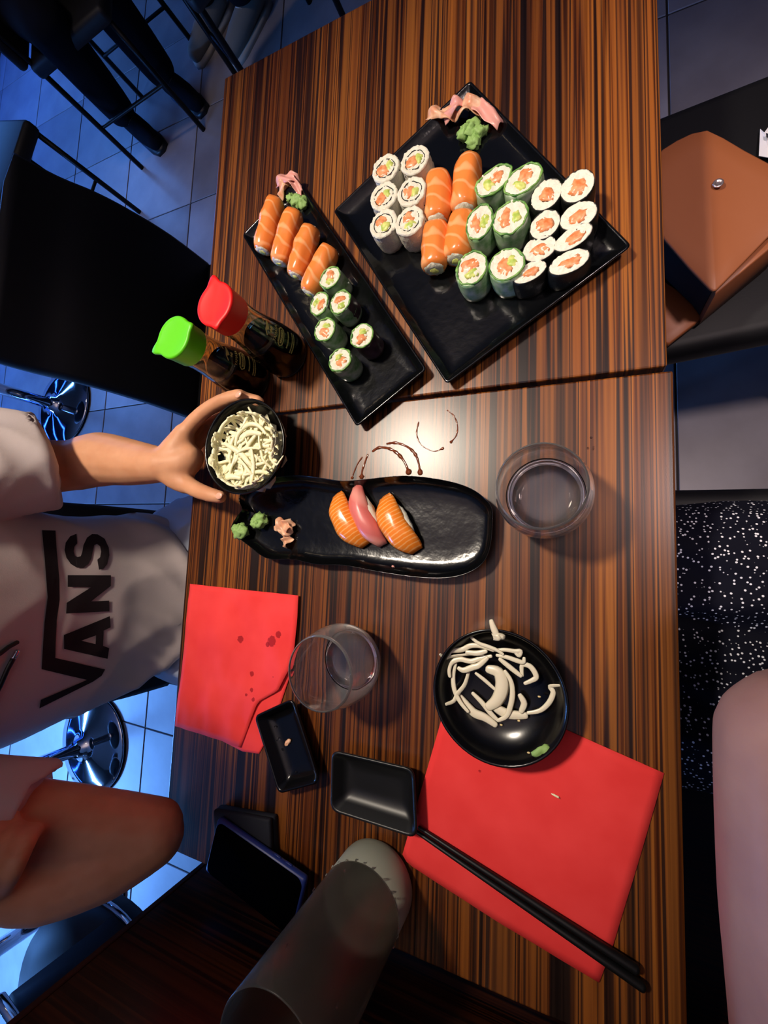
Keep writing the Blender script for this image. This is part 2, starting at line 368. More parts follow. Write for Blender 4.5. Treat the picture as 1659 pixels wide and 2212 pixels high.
# ---------------------------------------------------------------- chairs
def chair_parts(e, legs=True):
    # seat towards +x, backrest at -x; local origin under the seat centre (x -0.68 in the measured frame)
    prof = [(-.212, .462), (-.217, .575), (-.237, .667), (-.262, .735), (-.296, .792), (-.318, .857)]
    bm = bmesh.new(); P = catmull([(x, 0, z) for x, z in prof], 4); rs = []
    for i, p in enumerate(P):
        th = .042 - .014 * i / len(P)
        hw = .216 - .004 * (i / len(P))
        t = (P[min(i + 1, len(P) - 1)] - P[max(i - 1, 0)]).normalized(); n_ = Vector((-t.z, 0, t.x))
        sec = [(hw - .012, 0), (hw, .010), (hw, th - .012), (hw - .014, th), (-hw + .014, th), (-hw, th - .012), (-hw, .010), (-hw + .012, 0)]
        rs.append([p + Vector((0, y, 0)) + n_ * q for y, q in sec])
    end = rs[-1]; c = sum(end, Vector()) / len(end); rs.append([c + (q - c) * .7 + Vector((-.003, 0, .008)) for q in end])
    rings(bm, rs); bmesh.ops.recalc_face_normals(bm, faces=bm.faces); obj('backrest', bm, M['leather'], e)
    bm = bmesh.new(); box(bm, (-.25, -.216, .405), (.20, .216, .468), .022, 4); obj('seat', bm, M['leather'], e)
    for sx, sy in ((-.2, -.18), (-.2, .18), (.16, -.18), (.16, .18)):
        bm = bmesh.new(); tube(bm, [(sx * 1.08, sy * 1.06, 0), (sx, sy, .41)], .012, 10, round_end=False); obj('leg', bm, M['black_metal'], e)
def chair(label, x, y, rz):
    e = empty('dining_chair', (x, y, 0), rz); tag(e, label, 'chair'); chair_parts(e); return e
ch0 = chair('empty black upholstered chair beside the red and green capped bottles', -.680, .541, 0)
for lab, x, y, rz in (('black chair under the person in the white printed shirt', -.700, -.140, 0),
                      ('black chair holding the tan leather bag', .215, .560, PI + .10),
                      ('black chair under the person in the dotted dress', .275, -.10, PI)):
    dup(ch0, (x, y, 0), rz, lab)
def stool(label, x, y, seat_dx, seat_dy):
    e = empty('bar_stool', (x, y, 0)); tag(e, label, 'stool')
    bm = bmesh.new(); lathe(bm, [(.195, 0), (.2, .006), (.192, .014), (.14, .028), (.07, .042), (.04, .055), (.034, .075)], 56); obj('base', bm, M['chrome'], e)
    bm = bmesh.new(); lathe(bm, [(.026, .07), (.026, .60)], 24); obj('pole', bm, M['chrome'], e)
    bm = bmesh.new(); lathe(bm, [(.202, 0), (.203, .004), (.202, .0065)], 56, cap1=False); obj('floor_ring', bm, M['black_metal'], e)
    bm = bmesh.new(); lathe(bm, [(.15, .60), (.195, .615), (.205, .65), (.195, .68), (.12, .695)], 48); obj('seat', bm, M['leather'], e)
    bm = bmesh.new()
    P = [(.205 * math.cos(a), .205 * math.sin(a)) for a in [math.radians(100 + 160 * k / 16) for k in range(17)]]
    rs = [[(x * s, y * s, z) for s, z in ((1, .66), (1.02, .82), (.98, .83), (.9, .82), (.88, .67))] for x, y in P]
    rings(bm, rs); bmesh.ops.recalc_face_normals(bm, faces=bm.faces); obj('backrest', bm, M['leather'], e)
    bm = bmesh.new(); tube(bm, [(x * 1.04, y * 1.04, .835) for x, y in P], .008, 8); obj('back_rail', bm, M['chrome'], e)
    bm = bmesh.new(); tube(bm, [(.206 * math.cos(a), .206 * math.sin(a), .652) for a in [2*PI*k/48 for k in range(49)]], .006, 8, round_end=False); obj('seat_rim', bm, M['chrome'], e)
    return e
s0 = stool('chrome based bar stool beside the empty black chair', -2.33, .65, 0, 0)
dup(s0, (-1.86, -.86, 0), .3, 'chrome based bar stool behind the white shirt')
dup(s0, (-1.79, -1.40, 0), -.6, 'chrome based bar stool beside the dark wood partition')
dup(s0, (-.82, -.90, 0), PI, 'black stool with a chrome rim half hidden by the dark wood partition')
# dark chairs with slim legs at the far table, top left
def cafe_chair(label, x, y, rz):
    e = empty('cafe_chair', (x, y, 0), rz); tag(e, label, 'chair')
    bm = bmesh.new(); box(bm, (-.21, -.21, .42), (.21, .21, .475), .018, 2); obj('seat', bm, M['leather'], e)
    bm = bmesh.new(); box(bm, (-.245, -.21, .47), (-.205, .21, .92), .015, 2); obj('backrest', bm, M['leather'], e)
    for sx, sy in ((-.19, -.19), (-.19, .19), (.19, -.19), (.19, .19)):
        bm = bmesh.new(); tube(bm, [(sx * 1.05, sy * 1.05, 0), (sx, sy, .44)] + ([(sx - .03, sy, .88)] if sx < 0 else []), .011, 8, round_end=False); obj('leg', bm, M['black_metal'], e)
    for sy in (-.19, .19):
        bm = bmesh.new(); tube(bm, [(-.19, sy, .2), (.19, sy, .2)], .007, 8); obj('rail', bm, M['black_metal'], e)
    return e
c0 = cafe_chair('dark slim legged chair with one leg ending on the blue floor', -1.74, 2.03, .12)
dup(c0, (-2.16, 1.46, 0), 1.2, 'dark slim legged chair standing farthest to the left')
dup(c0, (-1.02, 1.93, 0), 2.2, 'dark slim legged chair just beyond the table corner')

# ---------------------------------------------------------------- plates and dishes
TOP = .7502
def plate(name, label, cat, poly, m, h=.018, rnd=.008, wall=.016, floor_z=.007, dip=0, wav=0):
    """thin ceramic plate on an outline polygon given at rim height"""
    poly = ccw(poly); c = sum(poly, Vector((0, 0))) / len(poly)
    e = empty(name, (c.x, c.y, TOP)); tag(e, label, cat)
    raw = [p - c for p in poly]; base = fillet(raw, rnd, 6)
    lv = [(wall * 1.5, 0), (wall * .9, .0005), (.004, h * .55), (.0006, h * .9), (0, h), (.0016, h + .0012), (.0034, h), (wall * .55, floor_z + (h - floor_z) * .35), (wall, floor_z + .0008), (wall * 1.6, floor_z)]
    cent = sum(base, Vector((0, 0))) / len(base)
    rs = []
    for q, z in lv:
        off = fillet(inset(raw, q), max(rnd * .5, rnd - q * .5), 6)
        rs.append([Vector((p.x, p.y, z + (wav * math.sin(i * 2 * PI / len(off) * 5) if z > h * .5 else 0))) for i, p in enumerate(off)])
    last = fillet(inset(raw, wall * 1.6), rnd * .5, 6)
    for k in (.7, .4, .12): rs.append([Vector((cent.x + (p.x - cent.x) * k, cent.y + (p.y - cent.y) * k, floor_z - dip * (1 - k))) for p in last])
    bm = bmesh.new(); rings(bm, rs); bmesh.ops.recalc_face_normals(bm, faces=bm.faces)
    obj('dish_body', bm, m, e); return e
plate('square_platter', 'large square black platter with the most sushi pieces', 'plate', [(-0.1203,0.6097,0.768),(0.0587,0.334,0.768),(-0.1401,0.206,0.768),(-0.3164,0.4878,0.768)], M['glaze'], h=.017, rnd=.006, wall=.015)
plate('long_platter', 'long narrow black platter between the bottles and the square platter', 'plate', [(-0.3861,0.5638,0.768),(-0.1663,0.229,0.768),(-0.262,0.1626,0.768),(-0.4863,0.4979,0.768)], M['glaze'], h=.017, rnd=.006, wall=.013)
OUT = [(-0.4495,0.0679,0.772),(-0.4401,0.0864,0.772),(-0.4041,0.0965,0.772),(-0.3522,0.1002,0.772),(-0.3111,0.0951,0.772),(-0.2772,0.0898,0.772),(-0.2428,0.0909,0.772),(-0.1898,0.0939,0.772),(-0.1447,0.0879,0.772),(-0.1122,0.0784,0.772),(-0.0927,0.0663,0.772),(-0.0822,0.0528,0.772),(-0.0813,0.0358,0.772),(-0.0825,0.0151,0.772),(-0.0868,-0.0019,0.772),(-0.0968,-0.0146,0.772),(-0.1157,-0.0245,0.772),(-0.1413,-0.0295,0.772),(-0.1766,-0.0297,0.772),(-0.2209,-0.0262,0.772),(-0.2686,-0.0209,0.772),(-0.309,-0.0218,0.772),(-0.3468,-0.0169,0.772),(-0.3921,-0.017,0.772),(-0.4264,0.0002,0.772),(-0.4543,0.0158,0.772),(-0.4601,0.0268,0.772),(-0.4518,0.0405,0.772),(-0.4425,0.0529,0.772)]
pl = ccw(OUT); c = sum(pl, Vector((0, 0))) / len(pl)
pl = [p.xy for p in catmull([(p.x, p.y, 0) for p in pl], 4, True)]
def leaf_plate():
    e = empty('wavy_plate', (c.x, c.y, TOP)); tag(e, 'long wavy edged black plate with three nigiri in the middle of the table', 'plate')
    base = [p - c for p in pl]; rs = []
    mid = lambda p: Vector((max(-.155, min(.150, p.x)) * .96, 0))
    for k, z in ((.62, 0), (.78, .001), (.93, .011), (.985, .0185), (1.0, .0215), (.996, .0232), (.982, .0222), (.93, .0135), (.82, .0085), (.68, .0068), (.45, .006), (.2, .006), (.04, .006)):
        rs.append([Vector((*(mid(p) + (p - mid(p)) * k), z)) for p in base])
    bm = bmesh.new(); rings(bm, rs); bmesh.ops.recalc_face_normals(bm, faces=bm.faces); obj('dish_body', bm, M['glaze'], e)
leaf_plate()
plate('soy_dish', 'small black soy dish with drops of sauce beside the tipped looking glass', 'dish', [(-0.3975,-0.2316,0.772),(-0.3359,-0.1974,0.772),(-0.2881,-0.2921,0.772),(-0.3497,-0.3208,0.772)], M['glaze_smooth'], h=.021, rnd=.010, wall=.014, floor_z=.005)
plate('soy_dish.001', 'small empty matte black soy dish touching the chopsticks', 'dish', [(-0.2739,-0.2493,0.772),(-0.1647,-0.2471,0.772),(-0.1582,-0.3208,0.772),(-0.2717,-0.3206,0.772)], M['matte_black'], h=.021, rnd=.012, wall=.016, floor_z=.004)
def bowl(name, label, loc, R, H, m, foot=.55, tilt=(0, 0)):
    e = empty(name, loc); e.rotation_euler = (tilt[0], tilt[1], 0); tag(e, label, 'bowl')
    bm = bmesh.new()
    lathe(bm, [(R * foot * .9, .0), (R * foot, .001), (R * foot, .005), (R * .80, H * .38), (R * .95, H * .75), (R, H * .985), (R - .001, H), (R - .0028, H * .985), (R * .92, H * .72), (R * .76, H * .40), (R * .55, .008), (R * .25, .0062), (.002, .006)], 72)
    obj('bowl_body', bm, m, e); return e
B1 = (-.408, .134, .7785); B1R = .0655
bowl('bowl', 'deep black bowl of shredded cabbage held up in a hand', B1, B1R, .042, M['glaze_smooth'], tilt=(.03, .05))
B2 = (-.0715, -.1475, .7522)
bowl('bowl.001', 'shallow black bowl with leftover cabbage standing on a red napkin corner', B2, .0695, .034, M['glaze_smooth'])

# ---------------------------------------------------------------- cabbage
def ribbon(bm, pts, w, n=6, flat=.45):
    P = catmull(pts, 4); L_ = len(P)
    tube(bm, P, [w * (.55 + .45 * math.sin(PI * min(1, max(0, (i + 1.5) / (L_ + 2))))) for i in range(L_)], n, flat=flat, up=(0, 0, 1))
random.seed(5)
bm = bmesh.new()
for k in range(190):
    a = random.random() * 2 * PI; rr = .043 * math.sqrt(random.random()); x, y = rr * math.cos(a), rr * math.sin(a)
    hd = random.random() * 2 * PI; curl = random.uniform(-26, 26) * (2 if random.random() < .3 else 1); ln = random.uniform(.03, .07); pts = []
    z = .010 + .030 * random.random() ** .8
    for s in range(6):
        r_ = math.hypot(x, y)
        if r_ > .050: x, y = x * .050 / r_, y * .050 / r_
        lim = .012 + .033 * (1 - (r_ / .058) ** 2) 
        pts.append((x, y + .0, max(.009 + .024 * (r_ / .05) ** 2, min(z, lim + .012 * (r_ / .05))) + random.uniform(-.002, .002)))
        x += math.cos(hd) * ln / 5; y += math.sin(hd) * ln / 5; hd += curl * ln / 5
    ribbon(bm, pts, random.uniform(.0017, .0036) * (1.7 if k % 9 == 0 else 1), 6, random.uniform(.3, .55))
for pts in (((.018, .030, .035), (.012, .046, .041), (.008, .056, .046)), ((.038, -.012, .036), (.055, -.022, .045), (.062, -.018, .048), (.066, -.012, .047)), ((-.045, -.002, .036), (-.056, -.008, .042), (-.055, -.018, .042), (-.044, -.021, .037)), ((-.040, .012, .034), (-.050, .020, .042))):
    ribbon(bm, pts, .0018)
blob(bm, (0, 0, .017), (.046, .046, .012), 4, .2, 5, 30, 14)
o = obj('shredded_cabbage', bm, M['cabbage'])
o.location = (B1[0] + .004, B1[1] - .006, B1[2] + .002); o.rotation_euler = (.03, .05, 0)
tag(o, 'pale heap of shredded cabbage filling the hand held bowl', 'cabbage', kind='stuff')
STR = [  # strands left in the bowl on the table, measured at the inner surface of the bowl
 ('long', [(-0.1344,-0.1126,0.772),(-0.1301,-0.1177,0.772),(-0.1255,-0.1159,0.772),(-0.1141,-0.1133,0.772),(-0.1006,-0.1105,0.772),(-0.0895,-0.1101,0.772)], .0024),
 ('a', [(-0.1262,-0.1134,0.774),(-0.124,-0.1087,0.774),(-0.1126,-0.1067,0.774),(-0.1026,-0.1011,0.774),(-0.0915,-0.1002,0.774),(-0.0784,-0.1029,0.774)], .0030),
 ('a', [(-0.1018,-0.0919,0.776),(-0.0934,-0.0969,0.776),(-0.0846,-0.099,0.776),(-0.0749,-0.1015,0.776),(-0.0675,-0.1053,0.776)], .0022),
 ('a', [(-0.1264,-0.1384,0.771),(-0.1271,-0.1308,0.771),(-0.1244,-0.1227,0.771),(-0.1153,-0.1181,0.771),(-0.1028,-0.1186,0.771),(-0.0918,-0.1138,0.771),(-0.081,-0.1102,0.771)], .0030),
 ('a', [(-0.1205,-0.1239,0.768),(-0.1231,-0.1376,0.768),(-0.1215,-0.1528,0.768),(-0.1149,-0.1648,0.768),(-0.1057,-0.174,0.768)], .0028),
 ('a', [(-0.1287,-0.1683,0.768),(-0.1218,-0.1654,0.768),(-0.1174,-0.1565,0.768),(-0.1097,-0.1454,0.768),(-0.1055,-0.1306,0.768)], .0026),
 ('a', [(-0.0761,-0.1024,0.775),(-0.0656,-0.1006,0.775),(-0.0552,-0.1008,0.775),(-0.0496,-0.1001,0.775),(-0.051,-0.1049,0.775),(-0.0546,-0.1028,0.775)], .0024),
 ('a', [(-0.071,-0.1117,0.773),(-0.0604,-0.1186,0.773),(-0.0495,-0.1259,0.773)], .0028),
 ('a', [(-0.0741,-0.1077,0.774),(-0.0635,-0.1084,0.774),(-0.0531,-0.1106,0.774),(-0.047,-0.1113,0.774),(-0.046,-0.1071,0.774)], .0026),
 ('a', [(-0.0481,-0.1254,0.772),(-0.0482,-0.1151,0.772),(-0.0411,-0.1146,0.772),(-0.036,-0.1195,0.772),(-0.034,-0.1253,0.772),(-0.038,-0.129,0.772),(-0.045,-0.1332,0.772)], .0030),
 ('wide', [(-0.0837,-0.1257,0.766),(-0.0739,-0.1275,0.766),(-0.0695,-0.1364,0.766),(-0.0704,-0.1482,0.766),(-0.0756,-0.1586,0.766),(-0.083,-0.1652,0.766)], .0075),
 ('a', [(-0.098,-0.1321,0.766),(-0.0879,-0.1382,0.766),(-0.0769,-0.1461,0.766)], .0022),
 ('a', [(-0.0663,-0.1251,0.767),(-0.0599,-0.1347,0.767),(-0.0582,-0.148,0.767),(-0.0606,-0.162,0.767),(-0.0647,-0.1721,0.767),(-0.073,-0.1778,0.767)], .0030),
 ('wide', [(-0.116,-0.1607,0.764),(-0.1055,-0.1709,0.764),(-0.0986,-0.1761,0.764),(-0.0875,-0.1784,0.764),(-0.0766,-0.1837,0.764)], .0052),
 ('a', [(-0.1011,-0.1546,0.765),(-0.0909,-0.1626,0.765),(-0.082,-0.1717,0.765),(-0.0744,-0.1777,0.765)], .0030),
 ('wide', [(-0.0813,-0.1623,0.764),(-0.0715,-0.168,0.764),(-0.0609,-0.1703,0.764),(-0.0454,-0.1685,0.764)], .0055),
 ('a', [(-0.0505,-0.1481,0.766),(-0.0463,-0.1556,0.766),(-0.0493,-0.1644,0.766)], .0035),
 ('a', [(-0.0419,-0.1633,0.77),(-0.03,-0.1587,0.77),(-0.0213,-0.1491,0.77),(-0.0174,-0.1384,0.77),(-0.0204,-0.1329,0.77),(-0.0117,-0.129,0.77)], .0028),
 ('a', [(-0.0851,-0.1127,0.772),(-0.0937,-0.1214,0.772),(-0.1003,-0.1245,0.772),(-0.1103,-0.1292,0.772),(-0.116,-0.1279,0.772)], .0035),
 ('a', [(-0.0856,-0.1045,0.776),(-0.0953,-0.1079,0.776),(-0.1064,-0.1082,0.776)], .0030)]
STRAND = ['thin curly cabbage strand reaching the left rim', 'cabbage shred arching over the top of the clump', 'straight cabbage shred sticking out at the upper left', 'cabbage shred curling down from the clump on the left', 'long cabbage shred running down the left side', 'cabbage shred with its tip pointing far left', 'cabbage shred with a hooked end at the upper right', 'straight thick cabbage shred pointing right below the clump', 'cabbage shred bent upward at its right end', 'zigzag cabbage shred right of the clump', 'broad curved cabbage strip in the middle', 'short thin cabbage shred left of the broad curved strip', 'long cabbage shred curving round the right of the broad strip', 'broad cabbage strip along the lower left', 'pale straight cabbage shred crossing at the lower left', 'broad cabbage strip with a pointed end at the lower right', 'small leaf shaped cabbage piece above the lower right strip', 'lone cabbage shred curving up to the right rim', 'thick cabbage shred at the heart of the clump', 'cabbage shred lying flat on top of the clump']
for k, (kind, pts, w) in enumerate(STR):
    bm = bmesh.new(); z0 = TOP + .006
    q = []
    for p in pts:
        d_ = math.hypot(p[0] - B2[0], p[1] - B2[1]) / .0695
        q.append((p[0], p[1], max(p[2], B2[2] + .0075 + .026 * max(0, d_ - .5) ** 1.5 * 2.4)))
    ribbon(bm, q, w, 8, .4)
    tag(obj('cabbage_strand', bm, M['cabbage_wet']), STRAND[k] + ' in the table bowl', 'cabbage', 'cabbage left in the table bowl')
bm = bmesh.new(); ribbon(bm, [(-0.0781,-0.0698,0.789),(-0.0764,-0.0748,0.789),(-0.0742,-0.0798,0.789),(-0.0721,-0.0837,0.789),(-0.0669,-0.0852,0.789)], .0038, 8, .6); blob(bm, (-0.071,-0.0851,0.7885), (.006, .004, .003), 3, .3)
tag(obj('cabbage_strand', bm, M['cabbage_wet']), 'white cabbage scrap stuck on the far rim of the table bowl', 'cabbage')
bm = bmesh.new(); blob(bm, (-0.0277,-0.1937,0.7815), (.0085, .0050, .0030), 8, .3, rot=.6); tag(obj('wasabi', bm, M['wasabi']), 'thin green wasabi smear near the rim of the table bowl', 'wasabi')
for k, p in enumerate(((-0.0515,-0.1745,0.7655), (-0.0405,-0.2007,0.7755), (-0.0699,-0.183,0.7635), (-0.0311,-0.1455,0.768))):
    bm = bmesh.new(); blob(bm, p, (.0016, .001, .0008), k, .1); tag(obj('sesame_seed', bm, M['sesame']), 'tiny pale sesame seed stuck in the table bowl', 'seed', 'sesame seeds in the table bowl')

# ---------------------------------------------------------------- sushi
FZ = TOP + .0072
def rough_ring(R, n, z, seed, amp, sx=1, sy=1, fr=3.0):
    return [Vector((R * sx * math.cos(a) * (1 + k), R * sy * math.sin(a) * (1 + k), z)) for a, k in ((2*PI*i/n, amp * noise.noise(Vector((math.cos(2*PI*i/n) * fr, math.sin(2*PI*i/n) * fr, z * 160 + seed * 3.7))) * 2) for i in range(n))]
def roll(kind, label, p, h, sx=1, sy=1, ang=0, seed=0, lean=(0, 0), R=.0195):
    name = {'u': 'rice_roll', 'g': 'spring_roll', 'm': 'seaweed_roll'}[kind]
    grp = {'u': 'rice coated rolls', 'g': 'green wrapped rolls', 'm': 'seaweed wrapped rolls'}[kind]
    e = empty(name, (p[0], p[1], FZ), 0); e.rotation_euler = (lean[0], lean[1], ang); tag(e, label, 'sushi', grp)
    n = 44; rnd = random.Random(seed)
    oy = {'u': (.10, .012), 'g': (.03, .004), 'm': (.02, .003)}[kind]
    bm = bmesh.new(); rs = []
    for k in range(9):
        z = h * k / 8; rr = R * (1 - .06 * (abs(k - 4) / 4) ** 2)
        rs.append(rough_ring(rr, n, z, seed, .035 if kind == 'u' else .012, sx, sy, 7 if kind == 'u' else 2))
    if kind != 'u':
        rs.append([v_ * .955 + Vector((0, 0, h * .045)) for v_ in rs[-1]]); rs[-1] = [Vector((q.x, q.y, h + .0004)) for q in rs[-1]]
        rs.append([Vector((q.x * .96, q.y * .96, h - .003)) for q in rs[-1]])
    rings(bm, rs, cap1=(kind != 'u'))
    if kind == 'u':
        # rice coat turns over the top edge into a bumpy rice face
        pass
    side = M['rice'] if kind == 'u' else (M['nori'] if kind == 'm' else (M['purple'] if seed % 10 == 7 else M['rice_paper']))
    obj('rice_coat' if kind == 'u' else 'wrapper', bm, side, e)
    bm = bmesh.new(); rs = []
    R0 = R * (.985 if kind == 'u' else .925)
    for j, f in enumerate((1.0, .965, .90, .80, .68, .55, .42, .28, .14)):
        row = rough_ring(R0 * f, n, h, seed + 1, .035 * f if kind == 'u' else .02, sx, sy, 7)
        for q in row:
            b = noise.noise(Vector((q.x * 420, q.y * 420, seed * 1.9))) * .0022 + noise.noise(Vector((q.x * 170, q.y * 170, seed * 2.9))) * .0016
            q.z = h - (.0022 if j == 0 else 0) + (b if j > 0 else 0) + (.0012 if kind == 'u' and j < 4 else .0004)
        rs.append(row)
    rings(bm, rs, cap0=False); obj('rice', bm, M['rice'], e)
    if kind == 'u':
        ri = rough_ring(R * .66, 30, h + .0006, seed + 4, .07, sx, sy, 2)
        bm = bmesh.new(); tube(bm, ri + [ri[0]], .00055, 6, caps=False, round_end=False); obj('nori', bm, M['nori'], e)
        a = rnd.uniform(0, 6.28); dx, dy = math.cos(a) * R * .22, math.sin(a) * R * .22
        bm = bmesh.new(); blob(bm, (dx, dy, h - .001), (R * .50 * sx, R * .42 * sy, .0032), seed, .22); obj('salmon_filling', bm, M['salmon_fill'], e)
        bm = bmesh.new(); blob(bm, (-dx * 1.25, -dy * 1.25, h - .001), (R * .30, R * .38, .0034), seed + 2, .22, rot=a); obj('avocado_filling', bm, M['avocado'], e)
        bm = bmesh.new()
        for _ in range(9):
            b_ = rnd.uniform(0, 6.28); z = rnd.uniform(.004, h * .9); blob(bm, (R * .985 * sx * math.cos(b_), R * .985 * sy * math.sin(b_), z), (.0008, .0008, .001), 1, 0, nu=6, nv=4)
        obj('sesame', bm, M['seed_black'], e)
    elif kind == 'g':
        ri = rough_ring(R * .90, 36, h + .0004, seed + 4, .05, sx, sy, 2.5)
        bm = bmesh.new(); tube(bm, ri + [ri[0]], [.0009 + .0011 * abs(noise.noise(Vector((i * .35, seed, 0)))) * 2 for i in range(37)], 6, caps=False, round_end=False); obj('lettuce', bm, M['lettuce'], e)
        a = rnd.uniform(0, 6.28); dx, dy = math.cos(a) * R * .24, math.sin(a) * R * .20
        bm = bmesh.new(); blob(bm, (dx, dy, h - .001), (R * .43 * sx, R * .50 * sy, .0032), seed, .25, rot=a); obj('salmon_filling', bm, M['salmon_fill'], e)
        bm = bmesh.new(); blob(bm, (-dx * 1.3, -dy * 1.3, h - .001), (R * .30, R * .40, .0032), seed + 2, .25, rot=a); obj('avocado_filling', bm, M['avocado'], e)
        if seed % 3 == 1:
            bm = bmesh.new(); vr = []
            for k in range(7):
                z = h * (.18 + .8 * k / 6); vr.append([bm.verts.new((R * 1.012 * sx * math.cos(a_), R * 1.012 * sy * math.sin(a_), z)) for a_ in [ -.2 + .22 * i + .15 * noise.noise(Vector((k * .8, seed, i * .1))) for i in range(9)]])
            for r1, r2 in zip(vr, vr[1:]):
                for i in range(8): bm.faces.new((r1[i], r1[i + 1], r2[i + 1], r2[i]))
            obj('purple_leaf', bm, M['purple'], e)
    else:
        bm = bmesh.new(); blob(bm, (R * .04, -R * .05, h - .0008), (R * .54 * sx, R * .46 * sy, .0032), seed, .26, 1.8); obj('salmon_filling', bm, M['salmon_fill'], e)
    return e
HU, HG, HM = .033, .035, .031
U = [((-0.2245,0.5015,0.7906), 'back left'), ((-0.1837,0.4987,0.7906), 'back right'), ((-0.2255,0.4623,0.7906), 'middle left'), ((-0.1866,0.4563,0.7906), 'middle right'), ((-0.2245,0.4237,0.7906), 'front left'), ((-0.1883,0.4164,0.7906), 'front right')]
for k, (p, w_) in enumerate(U): roll('u', w_ + ' piece of the six rice coated rolls on the square platter', p, HU, 1, 1.0, .4 * k, 10 + k, R=.0198)
G1 = [((-0.2999,0.3655,0.7926), 'topmost', 1.02, .9, .5), ((-0.3147,0.3316,0.7926), 'second left', .85, 1.05, -.3), ((-0.282,0.3268,0.7926), 'second right', .9, 1.05, -.5), ((-0.3035,0.2927,0.7926), 'third left', 1, 1, .2), ((-0.247,0.2738,0.7926), 'purple wrapped', 1, 1, .3), ((-0.2782,0.2463,0.7926), 'lowest', 1.05, .95, .4)]
for k, (p, w_, sx, sy, a) in enumerate(G1): roll('g', w_ + ' one of the green wrapped rolls on the long narrow platter', p, HG, sx, sy, a, [21, 22, 25, 24, 27, 26][k], R=.0172)
G2 = [((-0.0836,0.4351,0.7926), 'back left', 1.15, .82, .55), ((-0.0504,0.425,0.7926), 'back right', 1.15, .85, .55), ((-0.0988,0.3874,0.7926), 'middle left', .82, 1.12, -.2), ((-0.0641,0.383,0.7926), 'middle right', 1.0, 1.08, -.5), ((-0.1074,0.3321,0.7926), 'front left', .95, 1.1, -.25), ((-0.0674,0.3268,0.7926), 'front right', 1.02, 1.0, -.3)]
for k, (p, w_, sx, sy, a) in enumerate(G2): roll('g', w_ + ' of the six green wrapped rolls on the square platter', p, HG, sx, sy, a, [31, 32, 34, 35, 36, 38][k], R=.0205)
MK = [((-0.026,0.4024,0.7886), 'back left', .92, 1.1, -.5), ((0.0055,0.402,0.7886), 'back right', .98, 1.1, -.4), ((-0.0272,0.3669,0.7886), 'second row left', .9, 1.02, -.6), ((0.0064,0.3673,0.7886), 'second row right', 1.12, .88, .3), ((-0.0328,0.34,0.7886), 'third row left', 1.05, .85, .15), ((0.0014,0.3437,0.7886), 'third row right', 1.2, .66, .45), ((-0.0429,0.3147,0.7886), 'front row left', 1.08, .62, .35), ((-0.0027,0.3167,0.7886), 'front row right', 1.22, .72, .25)]
for k, (p, w_, sx, sy, a) in enumerate(MK): roll('m', w_ + ' of the eight seaweed wrapped salmon rolls on the square platter', p, HM, sx, sy, a, 40 + k, lean=(0, 0), R=.0185)
def lying_roll(label, p, q, r, seed, sag=.9):
    """salmon wrapped roll lying on its side from p to q"""
    p, q = Vector(p), Vector(q); ln = (q - p).length; d_ = (q - p).normalized()
    e = empty('salmon_roll', (*((p + q) / 2).xy, FZ), math.atan2(d_.y, d_.x)); tag(e, label, 'sushi', 'salmon wrapped rolls')
    bm = bmesh.new(); rs = []; n = 28
    K = 16
    for k in range(K + 1):
        x = -ln / 2 + ln * k / K; f = 1 - .22 * abs(2 * k / K - 1) ** 5
        row = []
        for i in range(n):
            a = 2*PI*i/n; rr = r * f * (1 + .07 * noise.noise(Vector((x * 55, math.cos(a) * 1.3, math.sin(a) * 1.3 + seed))) * 2)
            z = math.sin(a) * rr; row.append((x, math.cos(a) * rr, r * .96 + max(-r * .95, z)))
        rs.append(row)
    rings(bm, rs); obj('salmon_wrap', bm, M['salmon'], e)
    for s in (-1, 1):
        bm = bmesh.new(); blob(bm, (s * ln * .493, 0, r * .93), (.0030, r * .70, r * .68), seed + s, .14, 3, 16, 10); obj('rice', bm, M['rice'], e)
        bm = bmesh.new(); blob(bm, (s * (ln * .493 + .0022), 0, r * .9), (.0018, r * .32, r * .3), seed + s + 3, .2); obj('avocado_filling', bm, M['avocado'], e)
LR = [((-0.4182,0.5308,0.775), (-0.4369,0.4538,0.775), 'uppermost'), ((-0.3809,0.4996,0.775), (-0.4033,0.4258,0.775), 'second'), ((-0.3491,0.4646,0.775), (-0.372,0.3978,0.775), 'third'), ((-0.3147,0.4246,0.775), (-0.3465,0.365,0.775), 'lowest')]
for k, (p, q, w_) in enumerate(LR): lying_roll(w_ + ' of the salmon wrapped rolls on the long narrow platter', p, q, .0165, 50 + k)
LR = [((-0.156,0.4812,0.775), (-0.1566,0.4204,0.775), 'back left'), ((-0.157,0.4129,0.775), (-0.1583,0.356,0.775), 'front left'), ((-0.1174,0.4893,0.775), (-0.1223,0.425,0.775), 'back right'), ((-0.1233,0.4167,0.775), (-0.1306,0.3613,0.775), 'front right')]
for k, (p, q, w_) in enumerate(LR): lying_roll(w_ + ' of the four salmon wrapped rolls on the square platter', p, q, .0178, 60 + k)
